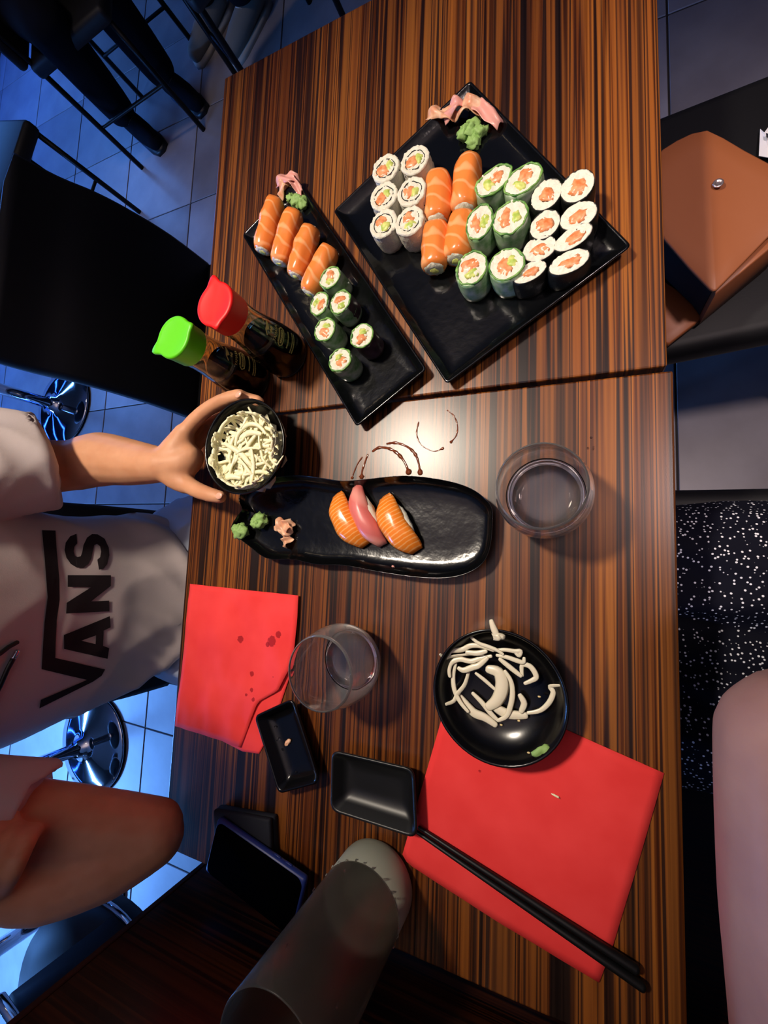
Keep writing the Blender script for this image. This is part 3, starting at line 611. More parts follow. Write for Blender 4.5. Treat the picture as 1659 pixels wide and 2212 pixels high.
def nigiri(label, p, q, wdt, m, seed, up=.0):
    p, q = Vector(p), Vector(q); d_ = (q - p); ln = d_.length
    e = empty('nigiri', (*((p + q) / 2).xy, TOP + .0072), math.atan2(d_.y, d_.x)); tag(e, label, 'sushi', None)
    bm = bmesh.new(); blob(bm, (0, .004, .0098), (ln * .40, wdt * .48, .0088), seed, .06, 6, 26, 14); obj('rice', bm, M['rice'], e)
    bm = bmesh.new(); top = []; bot = []
    for k in range(19):
        u = k / 18 * 2 - 1; x = u * ln / 2; w = wdt * .5 * (1 - .55 * abs(u) ** 3.5) * (1 + .1 * noise.noise(Vector((u * 2, seed, 0)))); hgt = .0245 - .0195 * abs(u) ** 2.8
        bend = .006 * u * u
        r1, r2 = [], []
        for i in range(13):
            v_ = i / 12 * 2 - 1; y = v_ * w; z = hgt - .010 * abs(v_) ** 2.6 * (1 - .4 * abs(u)) + .0006 * noise.noise(Vector((u * 3, v_ * 3, seed)))
            z = max(z, .0035); r1.append(Vector((x, y + bend, z))); r2.append(Vector((x, (y * .96) + bend, max(z - .0034, .0016))))
        top.append(r1 + r2[::-1])
    rings(bm, top); obj('fish_slice', bm, m, e)
nigiri('left salmon nigiri of the three on the wavy plate', (-0.2955,0.0708,0.772), (-0.2485,0.0028,0.772), .034, M['salmon_stripe'], 71)
nigiri('pink tuna nigiri lying between two salmon nigiri', (-0.267,0.0822,0.774), (-0.2249,0.0041,0.774), .028, M['tuna'], 72)
nigiri('right salmon nigiri of the three on the wavy plate', (-0.2254,0.0667,0.772), (-0.1787,-0.0021,0.772), .035, M['salmon_stripe'], 73)
def lump(name, label, cat, m, bits, parts=None):
    bm = bmesh.new()
    for (p, r, s, ro) in bits: blob(bm, p, r, s, .3, 2.2, 18, 12, ro)
    return tag(obj(name, bm, m), label, cat)
def curls(label, m, strips, m2=None):
    e = empty('pickled_ginger', strips[0][0]); e.location.z = FZ; tag(e, label, 'ginger')
    for k, (p, q, wdt, hh) in enumerate(strips):
        p, q = Vector(p), Vector(q); d_ = q - p; s_ = Vector((-d_.y, d_.x, 0)).normalized(); rs = []
        for i in range(15):
            u = i / 14; c_ = p + d_ * u + Vector((0, 0, .003 + hh * math.sin(PI * u) + .0022 * math.sin(u * 9 + k * 2)))
            w = wdt * (.55 + .45 * math.sin(PI * (u * .8 + .1))) * (1 + .5 * noise.noise(Vector((u * 3, k * 1.7, 0))))
            row = []
            for j in range(9):
                v_ = j / 8 * 2 - 1; row.append(c_ + s_ * v_ * w + Vector((0, 0, .0030 * math.sin(v_ * 3 + u * 5 + k))) )
            rs.append(row + [r_ - Vector((0, 0, .0012)) for r_ in row[::-1]])
        bm = bmesh.new(); rings(bm, rs); obj('ginger_slice', bm, (m2 if m2 and k % 2 else m), e, at=e.location)
curls('pickled ginger heap at the far corner of the square platter', M['ginger'], [((-0.1784,0.5892,0.76), (-0.1395,0.5667,0.76), .009, .009), ((-0.1544,0.5696,0.763), (-0.1237,0.577,0.763), .010, .010), ((-0.1386,0.5702,0.764), (-0.0995,0.5606,0.764), .012, .010), ((-0.1176,0.5725,0.763), (-0.0809,0.5318,0.763), .008, .008), ((-0.106,0.5531,0.76), (-0.0934,0.5675,0.76), .006, .006)], M['ginger_pink'])
curls('pickled ginger heap at the upper end of the long narrow platter', M['ginger_pink'], [((-0.4233,0.5657,0.765), (-0.381,0.5578,0.765), .009, .010), ((-0.4168,0.5418,0.763), (-0.396,0.5569,0.763), .010, .010), ((-0.3993,0.5681,0.762), (-0.3758,0.5372,0.762), .007, .008)], M['ginger'])
curls('pickled ginger fold lying on the wavy plate', M['ginger'], [((-0.3884,0.0349,0.76), (-0.3585,0.0208,0.76), .010, .005), ((-0.3791,0.0204,0.76), (-0.3595,0.0352,0.76), .010, .005), ((-0.3736,0.0009,0.759), (-0.3603,0.0143,0.759), .007, .004)])
lump('wasabi', 'green wasabi mound below the ginger on the square platter', 'wasabi', M['wasabi'], [((-0.1197,0.5448,0.762), (.014, .011, .008), 1, .3), ((-0.1272,0.5422,0.763), (.010, .008, .008), 2, 1), ((-0.1076,0.5369,0.762), (.010, .008, .007), 3, .2), ((-0.1159,0.5281,0.761), (.008, .011, .006), 4, .5)])
lump('wasabi', 'green wasabi mound at the upper end of the long narrow platter', 'wasabi', M['wasabi'], [((-0.3879,0.5289,0.762), (.010, .009, .008), 5, .3), ((-0.3748,0.5232,0.762), (.008, .010, .008), 6, .3), ((-0.3989,0.5385,0.762), (.007, .007, .006), 7, .3)])
lump('wasabi', 'green wasabi dab at the very tip of the wavy plate', 'wasabi', M['wasabi'], [((-0.4445,0.02,0.77), (.013, .011, .007), 11, .3), ((-0.4509,0.0239,0.771), (.008, .007, .006), 12, .3)])
lump('wasabi', 'green wasabi dab nearer the ginger on the wavy plate', 'wasabi', M['wasabi'], [((-0.4152,0.0371,0.764), (.013, .011, .008), 13, .3), ((-0.4191,0.0329,0.765), (.008, .010, .008), 14, .8)])
lump('rice_grain', 'loose white rice crumb beside the front seaweed rolls', 'rice', M['rice'], [((-0.0423,0.3075,0.7585), (.0045, .003, .002), 15, .3), ((-0.0454,0.3059,0.7585), (.002, .0015, .0012), 16, .3)])
lump('ginger_scrap', 'small pale scrap lying in the drops of the soy dish', 'scrap', M['ginger'], [((-0.3504,-0.262,0.757), (.0055, .003, .0018), 17, .9)])
lump('rice_grain', 'single pink grain near the lower rim of the wavy plate', 'rice', M['ginger_pink'], [((-0.2053,-0.0198,0.76), (.0022, .0022, .0015), 18, 0)])

# ---------------------------------------------------------------- bottles, glasses, carafe
def bottle(name, label, loc, rz, capm, spout_len):
    e = empty(name, loc, rz); tag(e, label, 'bottle', 'soy sauce bottles')
    out = [(.030, 0), (.0335, .003), (.0345, .010), (.0345, .022), (.0325, .045), (.0285, .070), (.0255, .090), (.0245, .104), (.0245, .116), (.0235, .120)]
    P = [(p.x, p.z) for p in catmull([(r, 0, z) for r, z in out], 4)]
    bm = bmesh.new(); lathe(bm, P + [(r - .0022, max(.004, z)) for r, z in P[::-1]], 48); obj('glass_body', bm, M['bottle_glass'], e)
    bm = bmesh.new(); S = [(r - .0019, max(.0045, z)) for r, z in P if z < .072]; lathe(bm, S + [(S[-1][0] * .6, S[-1][1])], 48); obj('soy_sauce', bm, M['soy'], e)
    bm = bmesh.new()
    def rim(s, z, tab=1):
        pts = []
        for i in range(64):
            a = 2*PI*i/64; k = .0268 * s
            for c0, w, amp in ((0, .24, spout_len), (PI, .19, .0060)):
                dd = math.atan2(math.sin(a - c0), math.cos(a - c0)); k += tab * amp * math.exp(-(dd / w) ** 2)
            pts.append((k * math.cos(a), k * math.sin(a), z))
        return pts
    rings(bm, [rim(.955, .1195, 0), rim(.97, .1205, 0), rim(1.0, .141, .25), rim(1.03, .1455, 1), rim(1.02, .1485, 1), rim(.94, .1496, .75), rim(.8, .1488, .3), rim(.3, .1485, 0)])
    obj('cap', bm, capm, e)
    # printed gold label on the glass: mountain mark with a chevron, a boxed line and small rows of text
    def prt(nm, loops, z0, a0, parent):
        bm = fill_poly(loops)
        for _ in range(2):
            bmesh.ops.subdivide_edges(bm, edges=[x for x in bm.edges if x.calc_length() > .004], cuts=1, use_grid_fill=False)
        for v_ in bm.verts:
            z = z0 - v_.co.y; a = a0 + v_.co.x / .030
            r = None
            for (r1, z1), (r2, z2) in zip(P, P[1:]):
                if z1 <= z <= z2: r = r1 + (r2 - r1) * (z - z1) / max(1e-6, z2 - z1); break
            r = (r or .03) + .0003; v_.co = (r * math.cos(a), r * math.sin(a), z)
        obj(nm, bm, M['print_gold'], parent)
    return e, prt
def letters(text, size, x, y):
    cu = bpy.data.curves.new('t', 'FONT'); cu.body = text; cu.size = size; cu.align_x = 'CENTER'; cu.resolution_u = 2
    o = bpy.data.objects.new('t', cu); COL.objects.link(o); dg = bpy.context.evaluated_depsgraph_get(); ev = o.evaluated_get(dg)
    bm = bmesh.new(); bm.from_mesh(ev.to_mesh()); ev.to_mesh_clear(); bpy.data.objects.remove(o); bpy.data.curves.remove(cu)
    for v_ in bm.verts: v_.co = (v_.co.x + x, -v_.co.y + y, 0)
    return bm
def stroke(p, q, w):
    p, q = Vector(p), Vector(q); n_ = (q - p).normalized(); n_ = Vector((-n_.y, n_.x)) * w / 2
    return [p + n_, q + n_, q - n_, p - n_]
def labelled(name, label, loc, rz, capm, sp, face):
    e, prt = bottle(name, label, loc, rz, capm, sp); a = face - rz
    prt('mountain_mark', [stroke((-.010, .003), (-.0035, -.0015), .0016), stroke((-.004, -.002), (-.0005, .003), .0016), stroke((-.0012, .003), (.011, -.001), .0016), stroke((.005, -.006), (.012, -.0085), .0014), [(-.003, .006), (-.0005, .0045), (.001, .0065), (.0035, .0045), (.0055, .0065), (.0045, .009), (.0015, .009), (.0, .0078), (-.002, .009)]], .084, a, e)
    def wrapped(bm, nm):
        out = [(.0345, .010), (.0345, .022), (.0325, .045), (.0285, .070), (.0255, .090)]
        for v_ in bm.verts:
            z = .084 - v_.co.y; aa = a + v_.co.x / .030; r = .03
            for (r1, z1), (r2, z2) in zip(out, out[1:]):
                if z1 <= z <= z2: r = r1 + (r2 - r1) * (z - z1) / (z2 - z1)
            r += .0005; v_.co = (r * math.cos(aa), r * math.sin(aa), z)
        obj(nm, bm, M['print_gold'], e)
    wrapped(letters('YAMASA', .0062, 0, .0172), 'label_text')
    rr = random.Random(len(label))
    for y, half, hh in ((.0205, .0085, .0012), (.0375, .0105, .0020), (.0455, .0130, .0020), (.0490, .0125, .0018), (.0258, .0092, .0034)):
        loops = []; x = -half      # rows of print too small to read
        while x < half:
            wd_ = rr.uniform(.0006, .0016); loops.append([(x, y - hh / 2), (x + wd_, y - hh / 2), (x + wd_, y + hh / 2), (x, y + hh / 2)]); x += wd_ + .0005
        wrapped(fill_poly(loops), 'label_print')
    hw, y0, y1, t = .0135, .0215, .0300, .0009
    box_o = [(-hw + .003, y0), (hw - .003, y0), (hw, (y0 + y1) / 2), (hw - .003, y1), (-hw + .003, y1), (-hw, (y0 + y1) / 2)]
    box_i = [(x * .90, (y0 + y1) / 2 + (y - (y0 + y1) / 2) * .72) for x, y in box_o]
    prt('label_box', [box_o, box_i], .084, a, e)
labelled('soy_bottle', 'soy sauce bottle with a green cap next to the held bowl', (-.458, .2565, TOP), 3.5, M['green_cap'], .0115, .15)
labelled('soy_bottle.001', 'soy sauce bottle with a red cap next to the long platter', (-.3925, .2870, TOP), 1.75, M['red_cap'], .0115, -.05)

def tumbler(label, loc, water_h):
    e = empty('tumbler', loc); tag(e, label, 'glass', 'water tumblers')
    out = [(.0, 0), (.020, 0), (.0285, .0012), (.034, .005), (.0415, .016), (.0462, .030), (.0478, .042), (.0468, .058), (.0440, .074), (.0412, .090)]
    ins = [(.0402, .0905), (.0395, .090), (.0425, .074), (.0452, .058), (.0462, .042), (.0446, .031), (.0395, .0185), (.031, .0125), (.022, .011), (0.0, .0105)]
    bm = bmesh.new(); O = [(max(.0004, p.x), p.z) for p in catmull([(r, 0, z) for r, z in out], 4)]; I = [(max(.0004, p.x), p.z) for p in catmull([(r, 0, z) for r, z in ins], 4)]
    lathe(bm, O + I, 64); obj('glass_body', bm, M['glass'], e)
    bm = bmesh.new(); W_ = [(max(.0004, p.x) - .0002, p.z + .0002) for p in catmull([(r, 0, z) for r, z in ins[::-1]], 4) if p.z < water_h]
    W_ = [(max(.0003, r), z) for r, z in W_]; lathe(bm, W_ + [(W_[-1][0] * .5, W_[-1][1]), (.0003, W_[-1][1])], 64); obj('water', bm, M['water'], e)
tumbler('clear water glass standing alone at the right of the wavy plate', (-.0265, .0665, TOP), .022)
tumbler('clear water glass standing beside the left red napkin', (-.2560, -.1380, TOP), .017)
e = empty('carafe', (-.2135, -.3915, TOP)); tag(e, 'tall misted glass carafe at the bottom edge of the photo', 'carafe')
bm = bmesh.new(); lathe(bm, [(.036, 0), (.043, .002), (.0462, .007), (.0470, .013), (.0470, .050), (.0450, .050), (.0450, .012), (.0420, .0085), (.02, .0075)], 56); obj('fogged_base', bm, M['frost_low'], e)
bm = bmesh.new(); lathe(bm, [(.0470, .0507), (.0474, .10), (.0478, .16), (.0482, .205), (.0475, .2065), (.0464, .205), (.0458, .16), (.0454, .10), (.0450, .0507)], 56, cap0=False, cap1=False)
bm.verts.ensure_lookup_table(); obj('glass_wall', bm, M['frost'], e)
rnd = random.Random(3); bm = bmesh.new()
for k in range(26):
    a = 2*PI*k/26 + rnd.uniform(-.06, .06); blob(bm, (.0474 * math.cos(a), .0474 * math.sin(a), .0505 + rnd.uniform(-.0012, .0012)), (.0012, .0016, .0016), k, .1, nu=8, nv=6)
for k in range(14):
    a = rnd.uniform(0, 6.28); blob(bm, (.048 * math.cos(a), .048 * math.sin(a), rnd.uniform(.06, .2)), (.001, .0016, .0022), k, .1, nu=8, nv=6)
tag(obj('condensation', bm, M['water'], e), kind='stuff')

# ---------------------------------------------------------------- napkins
def napkin(name, label, P, m, wav, seed, layers=()):
    """P: corners tl, tr, br, bl with optional polyline edges"""
    e = empty(name, (P[0][0][0], P[0][0][1], TOP)); tag(e, label, 'napkin')
    def patch(T, R_, Bm, Lf, z0, amp, nm):
        N = 26
        def ev(pl_, u):
            pl_ = [Vector(p) for p in pl_]; ls = [0]
            for a, b in zip(pl_, pl_[1:]): ls.append(ls[-1] + (b - a).length)
            s = u * ls[-1]
            for i in range(len(pl_) - 1):
                if s <= ls[i + 1] + 1e-9: return pl_[i].lerp(pl_[i + 1], (s - ls[i]) / max(1e-9, ls[i + 1] - ls[i]))
            return pl_[-1]
        c00, c10, c01, c11 = ev(T, 0), ev(T, 1), ev(Bm, 0), ev(Bm, 1); g = []
        for j in range(N + 1):
            v_ = j / N; row = []
            for i in range(N + 1):
                u = i / N
                p = ev(T, u) * (1 - v_) + ev(Bm, u) * v_ + ev(Lf, v_) * (1 - u) + ev(R_, v_) * u - (c00 * (1-u)*(1-v_) + c10 * u*(1-v_) + c01 * (1-u)*v_ + c11 * u*v_)
                z = z0 + amp * max(0, .35 + fbm((p.x * 14 + seed, p.y * 9, seed), 3)) 
                row.append(Vector((p.x, p.y, z)))
            g.append(row)
        bm = bmesh.new(); top = [[bm.verts.new(p) for p in r_] for r_ in g]; bot = [[bm.verts.new(p - Vector((0, 0, .0006))) for p in r_] for r_ in g]
        for j in range(N):
            for i in range(N):
                bm.faces.new((top[j][i], top[j + 1][i], top[j + 1][i + 1], top[j][i + 1])); bm.faces.new((bot[j][i], bot[j][i + 1], bot[j + 1][i + 1], bot[j + 1][i]))
        for k in range(N):
            for a_, b_ in (((0, k), (0, k + 1)), ((N, k + 1), (N, k)), ((k + 1, 0), (k, 0)), ((k, N), (k + 1, N))):
                bm.faces.new((top[a_[0]][a_[1]], top[b_[0]][b_[1]], bot[b_[0]][b_[1]], bot[a_[0]][a_[1]]))
        bmesh.ops.recalc_face_normals(bm, faces=bm.faces); return obj(nm, bm, m, e, at=e.location)
    for nm, (T, R_, Bm, Lf), z0, amp in layers: patch(T, R_, Bm, Lf, z0, amp, nm)
    return e
N1 = paper_red('red_paper_left', [(*(-0.4453,-0.1375,0.7545)[:2], .0052), (*(-0.4207,-0.1834,0.7545)[:2], .0036), (*(-0.3878,-0.1333,0.7545)[:2], .0075), (*(-0.3774,-0.1226,0.7545)[:2], .0048), (*(-0.3954,-0.1388,0.7545)[:2], .004), (*(-0.3816,-0.1813,0.7545)[:2], .0016), (*(-0.4181,-0.2051,0.7535)[:2], .003), (*(-0.4137,-0.2171,0.7535)[:2], .003), (*(-0.4266,-0.2129,0.7535)[:2], .0025)])
napkin('red_napkin', 'red paper napkin on the left with dark sauce spots', [[(-0.5551,-0.0643,0.752)]], N1, 0, 3, (
    ('napkin_sheet', ([(-0.5551,-0.0643,0.752),(-0.3479,-0.0665,0.752)], [(-0.3479,-0.0665,0.752),(-0.3471,-0.1007,0.752),(-0.3487,-0.1323,0.752),(-0.3542,-0.1642,0.752),(-0.3712,-0.1979,0.752),(-0.4057,-0.2194,0.752),(-0.4174,-0.2468,0.752),(-0.4324,-0.2872,0.752)], [(-0.5605,-0.282,0.752),(-0.4954,-0.2834,0.752),(-0.4324,-0.2872,0.752)], [(-0.5551,-0.0643,0.752),(-0.555,-0.1643,0.752),(-0.5605,-0.282,0.752)]), .7535, .0042),
    ('folded_layer', ([(-0.4784,-0.1887,0.751),(-0.3544,-0.1707,0.751)], [(-0.3544,-0.1707,0.751),(-0.3735,-0.2296,0.751),(-0.3923,-0.2742,0.751),(-0.4007,-0.2896,0.751)], [(-0.4965,-0.282,0.751),(-0.4302,-0.2928,0.751),(-0.4007,-0.2896,0.751)], [(-0.4784,-0.1887,0.751),(-0.4965,-0.282,0.751)]), .7514, .0004)))
N2 = paper_red('red_paper_right', [(*(-0.0949,-0.2424,0.7525)[:2], .0035), (*(-0.1025,-0.254,0.7525)[:2], .0028), (*(-0.1057,-0.2234,0.7525)[:2], .003)])
napkin('red_napkin.001', 'red paper napkin on the right under the chopsticks and bowl', [[(-0.1277,-0.1464,0.752)]], N2, 0, 9, (
    ('napkin_sheet', ([(-0.1278,-0.1465,0.7515),(-0.004,-0.18,0.7515),(0.0817,-0.2029,0.7515)], [(0.0817,-0.2029,0.7515),(0.0602,-0.2859,0.7515),(0.037,-0.3712,0.7515),(0.0244,-0.41,0.7515)], [(-0.1832,-0.356,0.7515),(-0.1765,-0.3642,0.7515),(-0.0711,-0.3907,0.7515),(0.0244,-0.41,0.7515)], [(-0.1278,-0.1465,0.7515),(-0.1561,-0.255,0.7515),(-0.1832,-0.356,0.7515)]), .7511, .0009),))
lump('cabbage_scrap', 'tiny white cabbage shred on the right red napkin', 'cabbage', M['cabbage'], [((-0.0155,-0.2469,0.7535), (.0042, .001, .0009), 2, -.3)])

# ---------------------------------------------------------------- chopsticks, phone, wallet
def chopstick(label, p, q, r0, r1):
    o_ = bmesh.new(); tube(o_, [p, Vector(p).lerp(Vector(q), .5), q], [r0, (r0 + r1) / 2, r1], 10); tag(obj('chopstick', o_, M['matte_black']), label, 'chopstick', 'pair of chopsticks')
chopstick('upper black chopstick lying across the right red napkin', (-0.1618,-0.318,0.7556), (0.0545,-0.3805,0.758), .0022, .0048)
chopstick('lower black chopstick lying across the right red napkin', (-0.165,-0.3234,0.7556), (0.0596,-0.3935,0.758), .0022, .0048)
a, b_ = Vector((-0.4376,-0.3743,0.782)), Vector((-0.3032,-0.4038,0.782)); d_ = (b_ - a).normalized(); nrm = Vector((d_.y, -d_.x, 0)); ctr = (a + b_) / 2 + nrm * .036
rz = math.atan2(d_.y, d_.x)
w_ = empty('wallet', (*(ctr - d_ * .030 - nrm * -.0 + Vector((0, .010, 0))).xy, TOP), rz + .35); tag(w_, 'dark navy wallet underneath the phone', 'wallet')
bm = bmesh.new(); box(bm, (-.050, -.043, 0), (.050, .043, .009), .003, 2); obj('lower_half', bm, M['wallet'], w_)
bm = bmesh.new(); box(bm, (-.049, -.042, .0092), (.049, .043, .0175), .003, 2); obj('upper_half', bm, M['wallet'], w_)
ph = empty('phone', (ctr.x, ctr.y, TOP + .018), rz); tag(ph, 'black phone in a blue case lying screen up at the lower left', 'phone')
bm = bmesh.new(); box(bm, (-.0745, -.0375, 0), (.0745, .0375, .0105), .0045, 3); obj('case', bm, M['phone_case'], ph)
pts = fillet([Vector(p) for p in ((-.0715, -.0345), (.0715, -.0345), (.0715, .0345), (-.0715, .0345))], .011, 6)
bm = bmesh.new(); rings(bm, [[(p.x, p.y, .0095) for p in pts], [(p.x, p.y, .0111) for p in pts]]); obj('screen', bm, M['phone_glass'], ph)
for x in (.040, .022):
    bm = bmesh.new(); box(bm, (x, .0372, .0035), (x + .010, .0386, .0065), .0005, 1); obj('side_button', bm, M['phone_case'], ph)

# ---------------------------------------------------------------- spills
def wet_arc(label, pts, w, seed, m=None):
    bm = bmesh.new(); P = catmull(pts, 5); rnd_ = random.Random(seed)
    tube(bm, [(p[0], p[1], TOP + .0001) for p in P], [w * 1.35 * (.5 + .5 * abs(noise.noise(Vector((i * .33, seed, 0)))) * 2 + (.9 if i > len(P) - 3 else 0)) for i in range(len(P))], 8, flat=.45, up=(0, 0, 1))
    tag(obj('spill_ring', bm, m or M['soy_drop']), label, 'spill')
wet_arc('broken sauce ring nearest the table seam', [(-0.181,0.1675,0.7502),(-0.1834,0.1533,0.7502),(-0.1789,0.1398,0.7502),(-0.1697,0.1321,0.7502),(-0.1585,0.1277,0.7502),(-0.1477,0.1308,0.7502)], .0009, 1)
wet_arc('thin right hand part of the sauce ring at the seam', [(-0.1436,0.1794,0.7502),(-0.1348,0.171,0.7502),(-0.13,0.1589,0.7502),(-0.1305,0.1483,0.7502),(-0.133,0.1431,0.7502),(-0.1377,0.1381,0.7502)], .0009, 2)
wet_arc('broad sauce arc touching the wavy plate', [(-0.2451,0.1327,0.7502),(-0.2354,0.1373,0.7502),(-0.2207,0.1347,0.7502),(-0.2085,0.1272,0.7502),(-0.1987,0.1156,0.7502),(-0.1924,0.1022,0.7502)], .0021, 3)
wet_arc('ragged sauce arc beside the broad one', [(-0.2247,0.1417,0.7502),(-0.2115,0.142,0.7502),(-0.1972,0.1366,0.7502),(-0.1865,0.1282,0.7502),(-0.1804,0.1169,0.7502),(-0.1767,0.1005,0.7502)], .0018, 4)
wet_arc('short sauce streak at the left of the arcs', [(-0.2605,0.1255,0.7502),(-0.2676,0.1155,0.7502),(-0.2728,0.1029,0.7502),(-0.2744,0.0972,0.7502)], .0010, 5)
wet_arc('faint sauce streak left of the broad arc', [(-0.2524,0.1285,0.7502),(-0.2563,0.1172,0.7502),(-0.2596,0.107,0.7502),(-0.26,0.0979,0.7502)], .0016, 6)
for k, p in enumerate(((0.0163,0.1209,0.7505), (0.0213,0.1196,0.7505), (0.0218,0.1216,0.7505), (0.0195,0.1326,0.7505))):
    bm = bmesh.new(); blob(bm, p, (.0013, .0011, .0007), k, .1); tag(obj('water_drop', bm, M['water']), 'tiny water drop on the wood right of the lone glass', 'drop', 'water drops by the lone glass')
for k, p in enumerate(((-0.3793,-0.2463,0.756), (-0.3715,-0.246,0.756), (-0.3579,-0.2729,0.756), (-0.3646,-0.2603,0.7565), (-0.346,-0.3017,0.756), (-0.3344,-0.2967,0.756), (-0.3271,-0.2967,0.756), (-0.3679,-0.2626,0.757))):
    bm = bmesh.new(); blob(bm, p, (.0022, .0014, .0009), k, .2); tag(obj('soy_drop', bm, M['water']), 'shiny wet drop inside the soy dish beside the napkin', 'drop', 'wet drops in the soy dish')

# ---------------------------------------------------------------- tan bag on the chair, paper beside it
e = empty('leather_bag', (*(0.2028,0.5392,0.5)[:2], .4695)); tag(e, 'tan leather bag with a metal snap lying on a black chair', 'bag')
def prism(poly3, z0, z1, m, nm, parent, bev=.003, taper=0):
    pl_ = ccw(poly3); pl_ = [p for p in pl_]
    rs = [[(p.x, p.y, z) for p in inset(pl_, q)] for q, z in ((bev, z0), (0, z0 + bev), (0, z1 - bev), (bev, z1))]
    bm = bmesh.new(); rings(bm, rs); o_ = obj(nm, bm, m, parent, at=parent.location); return sharp(o_, 50)
FL = [(0.107,0.5885,0.575),(0.123,0.605,0.575),(0.1403,0.6125,0.575),(0.1577,0.6132,0.575),(0.1751,0.6086,0.575),(0.1945,0.594,0.575),(0.2185,0.5674,0.575),(0.2421,0.541,0.575),(0.2633,0.5155,0.575),(0.2669,0.4866,0.575),(0.261,0.4507,0.575),(0.2386,0.4348,0.575),(0.2087,0.4024,0.575),(0.1799,0.3699,0.575),(0.1763,0.3693,0.575),(0.1722,0.3742,0.575),(0.1518,0.4116,0.575),(0.1229,0.4639,0.575),(0.1075,0.5014,0.575)]
pl_ = ccw(FL); bm = bmesh.new()
cx = [(0.1722,0.6025,0.575), (0.1778,0.369,0.575)]
def ridge(p):
    a_, c_ = Vector(cx[0][:2]), Vector(cx[1][:2]); t_ = (c_ - a_).normalized(); d2 = (p - a_).x * t_.y - (p - a_).y * t_.x
    return .0075 * max(0, 1 - abs(d2) / .03)
mid_ = Vector((0.1776,0.4876,0.575)[:2])
rs = []
for k, dz in ((.0, -.0045), (.0, -.001), (.012, 0)): rs.append([Vector((p.x, p.y, .575 + dz + ridge(p))) for p in inset(pl_, k * .15 if k else 0)])
for k in (.75, .5, .25, .06):
    rs.append([Vector((q.x, q.y, .575 + ridge(q))) for q in [mid_ + (p - mid_) * k for p in pl_]])
rings(bm, rs); o_ = obj('flap', bm, M['bag'], e, at=e.location)
prism([(0.1144,0.589,0.565),(0.1637,0.6118,0.565),(0.236,0.5461,0.565),(0.2642,0.5093,0.565),(0.2577,0.458,0.565),(0.1806,0.3825,0.565),(0.1725,0.3994,0.565),(0.127,0.4672,0.565)], .49, .570, M['bag_dark'], 'shaded_inside', e)
prism([(0.1824,0.3718,0.55),(0.1812,0.3859,0.55),(0.2633,0.4692,0.55),(0.2735,0.4568,0.55),(0.2672,0.4432,0.55)], .48, .566, M['bag'], 'side_gusset', e, .002)
prism([(0.1015,0.4957,0.49),(0.1394,0.4466,0.49),(0.1957,0.3871,0.49),(0.1414,0.3441,0.49),(0.119,0.3533,0.49),(0.1039,0.4228,0.49)], .473, .490, M['bag'], 'front_panel', e, .002)
sn = (0.1845,0.5215,0.584)
bm = bmesh.new(); lathe(bm, [(.0062, 0), (.0066, .0014), (.0056, .0024), (.0036, .0018), (.0026, .0010), (.0010, .0012)], 28, sn); obj('snap_button', bm, M['snap'], e, at=e.location)
pp = [(0.2705,0.6815,0.478),(0.2741,0.6706,0.478),(0.2812,0.6788,0.478),(0.2954,0.6732,0.478),(0.2933,0.6124,0.478),(0.2815,0.6204,0.478),(0.2662,0.6337,0.478)]
e = empty('receipt', (*(0.2779,0.6489,0.478)[:2], .4695)); tag(e, 'crumpled white paper slip on the chair beyond the tan bag', 'paper')
bm = bmesh.new(); rs = [[(p.x, p.y, z + .004 * math.sin(i * 1.9)) for i, p in enumerate(ccw(pp))] for z in (.476, .4768)]; rings(bm, rs); obj('sheet', bm, M['paper'], e, smooth=False, at=e.location)
bm = fill_poly([[(p[0], p[1]) for p in [(0.2738,0.6637,0.482),(0.2781,0.6604,0.482),(0.2779,0.6528,0.482),(0.2741,0.6566,0.482)]]]); bmesh.ops.translate(bm, verts=bm.verts, vec=(0, 0, .4825)); obj('print_mark', bm, M['ink'], e, at=e.location)

# ---------------------------------------------------------------- people
def limb(bm, pts, rad, n=14, k=3):
    P = catmull(pts, k); R = []
    for i in range(len(rad) - 1):
        for s in range(k): R.append(rad[i] + (rad[i + 1] - rad[i]) * s / k)
    R.append(rad[-1]); tube(bm, P, R, n)
def torso(bm, secs, n=32):
    """secs: (x, y, z, half depth, half width)"""
    rs = [[(x + dx * math.cos(2*PI*i/n), y + dy * math.sin(2*PI*i/n), z) for i in range(n)] for x, y, z, dx, dy in secs]
    rings(bm, rs)
def head(bm, c, yaw=0):
    c = Vector(c); R = Matrix.Rotation(yaw, 3, 'Z')
    def bl(o_, r, s=0): 
        q = c + R @ Vector(o_); blob(bm, q, r, s, .0, 1, 24, 16, yaw)
    bl((0, 0, .02), (.098, .076, .105)); bl((.03, 0, -.045), (.065, .058, .065)); bl((.092, 0, -.005), (.016, .011, .022)); bl((.098, 0, -.018), (.014, .014, .010))
    bl((.070, 0, -.088), (.022, .026, .018)); bl((.085, 0, -.052), (.010, .022, .006)); bl((.085, 0, -.063), (.009, .019, .006))
    for s in (-1, 1): bl((-.005, .077 * s, -.005), (.016, .008, .028)); bl((.062, .036 * s, -.028), (.022, .022, .02))
def face_parts(e, c, yaw, hair_m):
    c = Vector(c); R = Matrix.Rotation(yaw, 3, 'Z')
    for s in (-1, 1):
        bm = bmesh.new(); blob(bm, c + R @ Vector((.079, .031 * s, .010)), (.012, .012, .009), 0, 0, rot=yaw); obj('eye', bm, M['eye'], e, at=e.location)
    bm = bmesh.new(); blob(bm, c + R @ Vector((-.020, 0, .045)), (.100, .088, .098), 2, .03, 3, 28, 18, yaw); blob(bm, c + R @ Vector((-.06, 0, -.02)), (.06, .078, .08), 2, .03, 3, 28, 18, yaw)
    obj('hair', remesh(bm, .008, 3), hair_m, e, at=e.location)
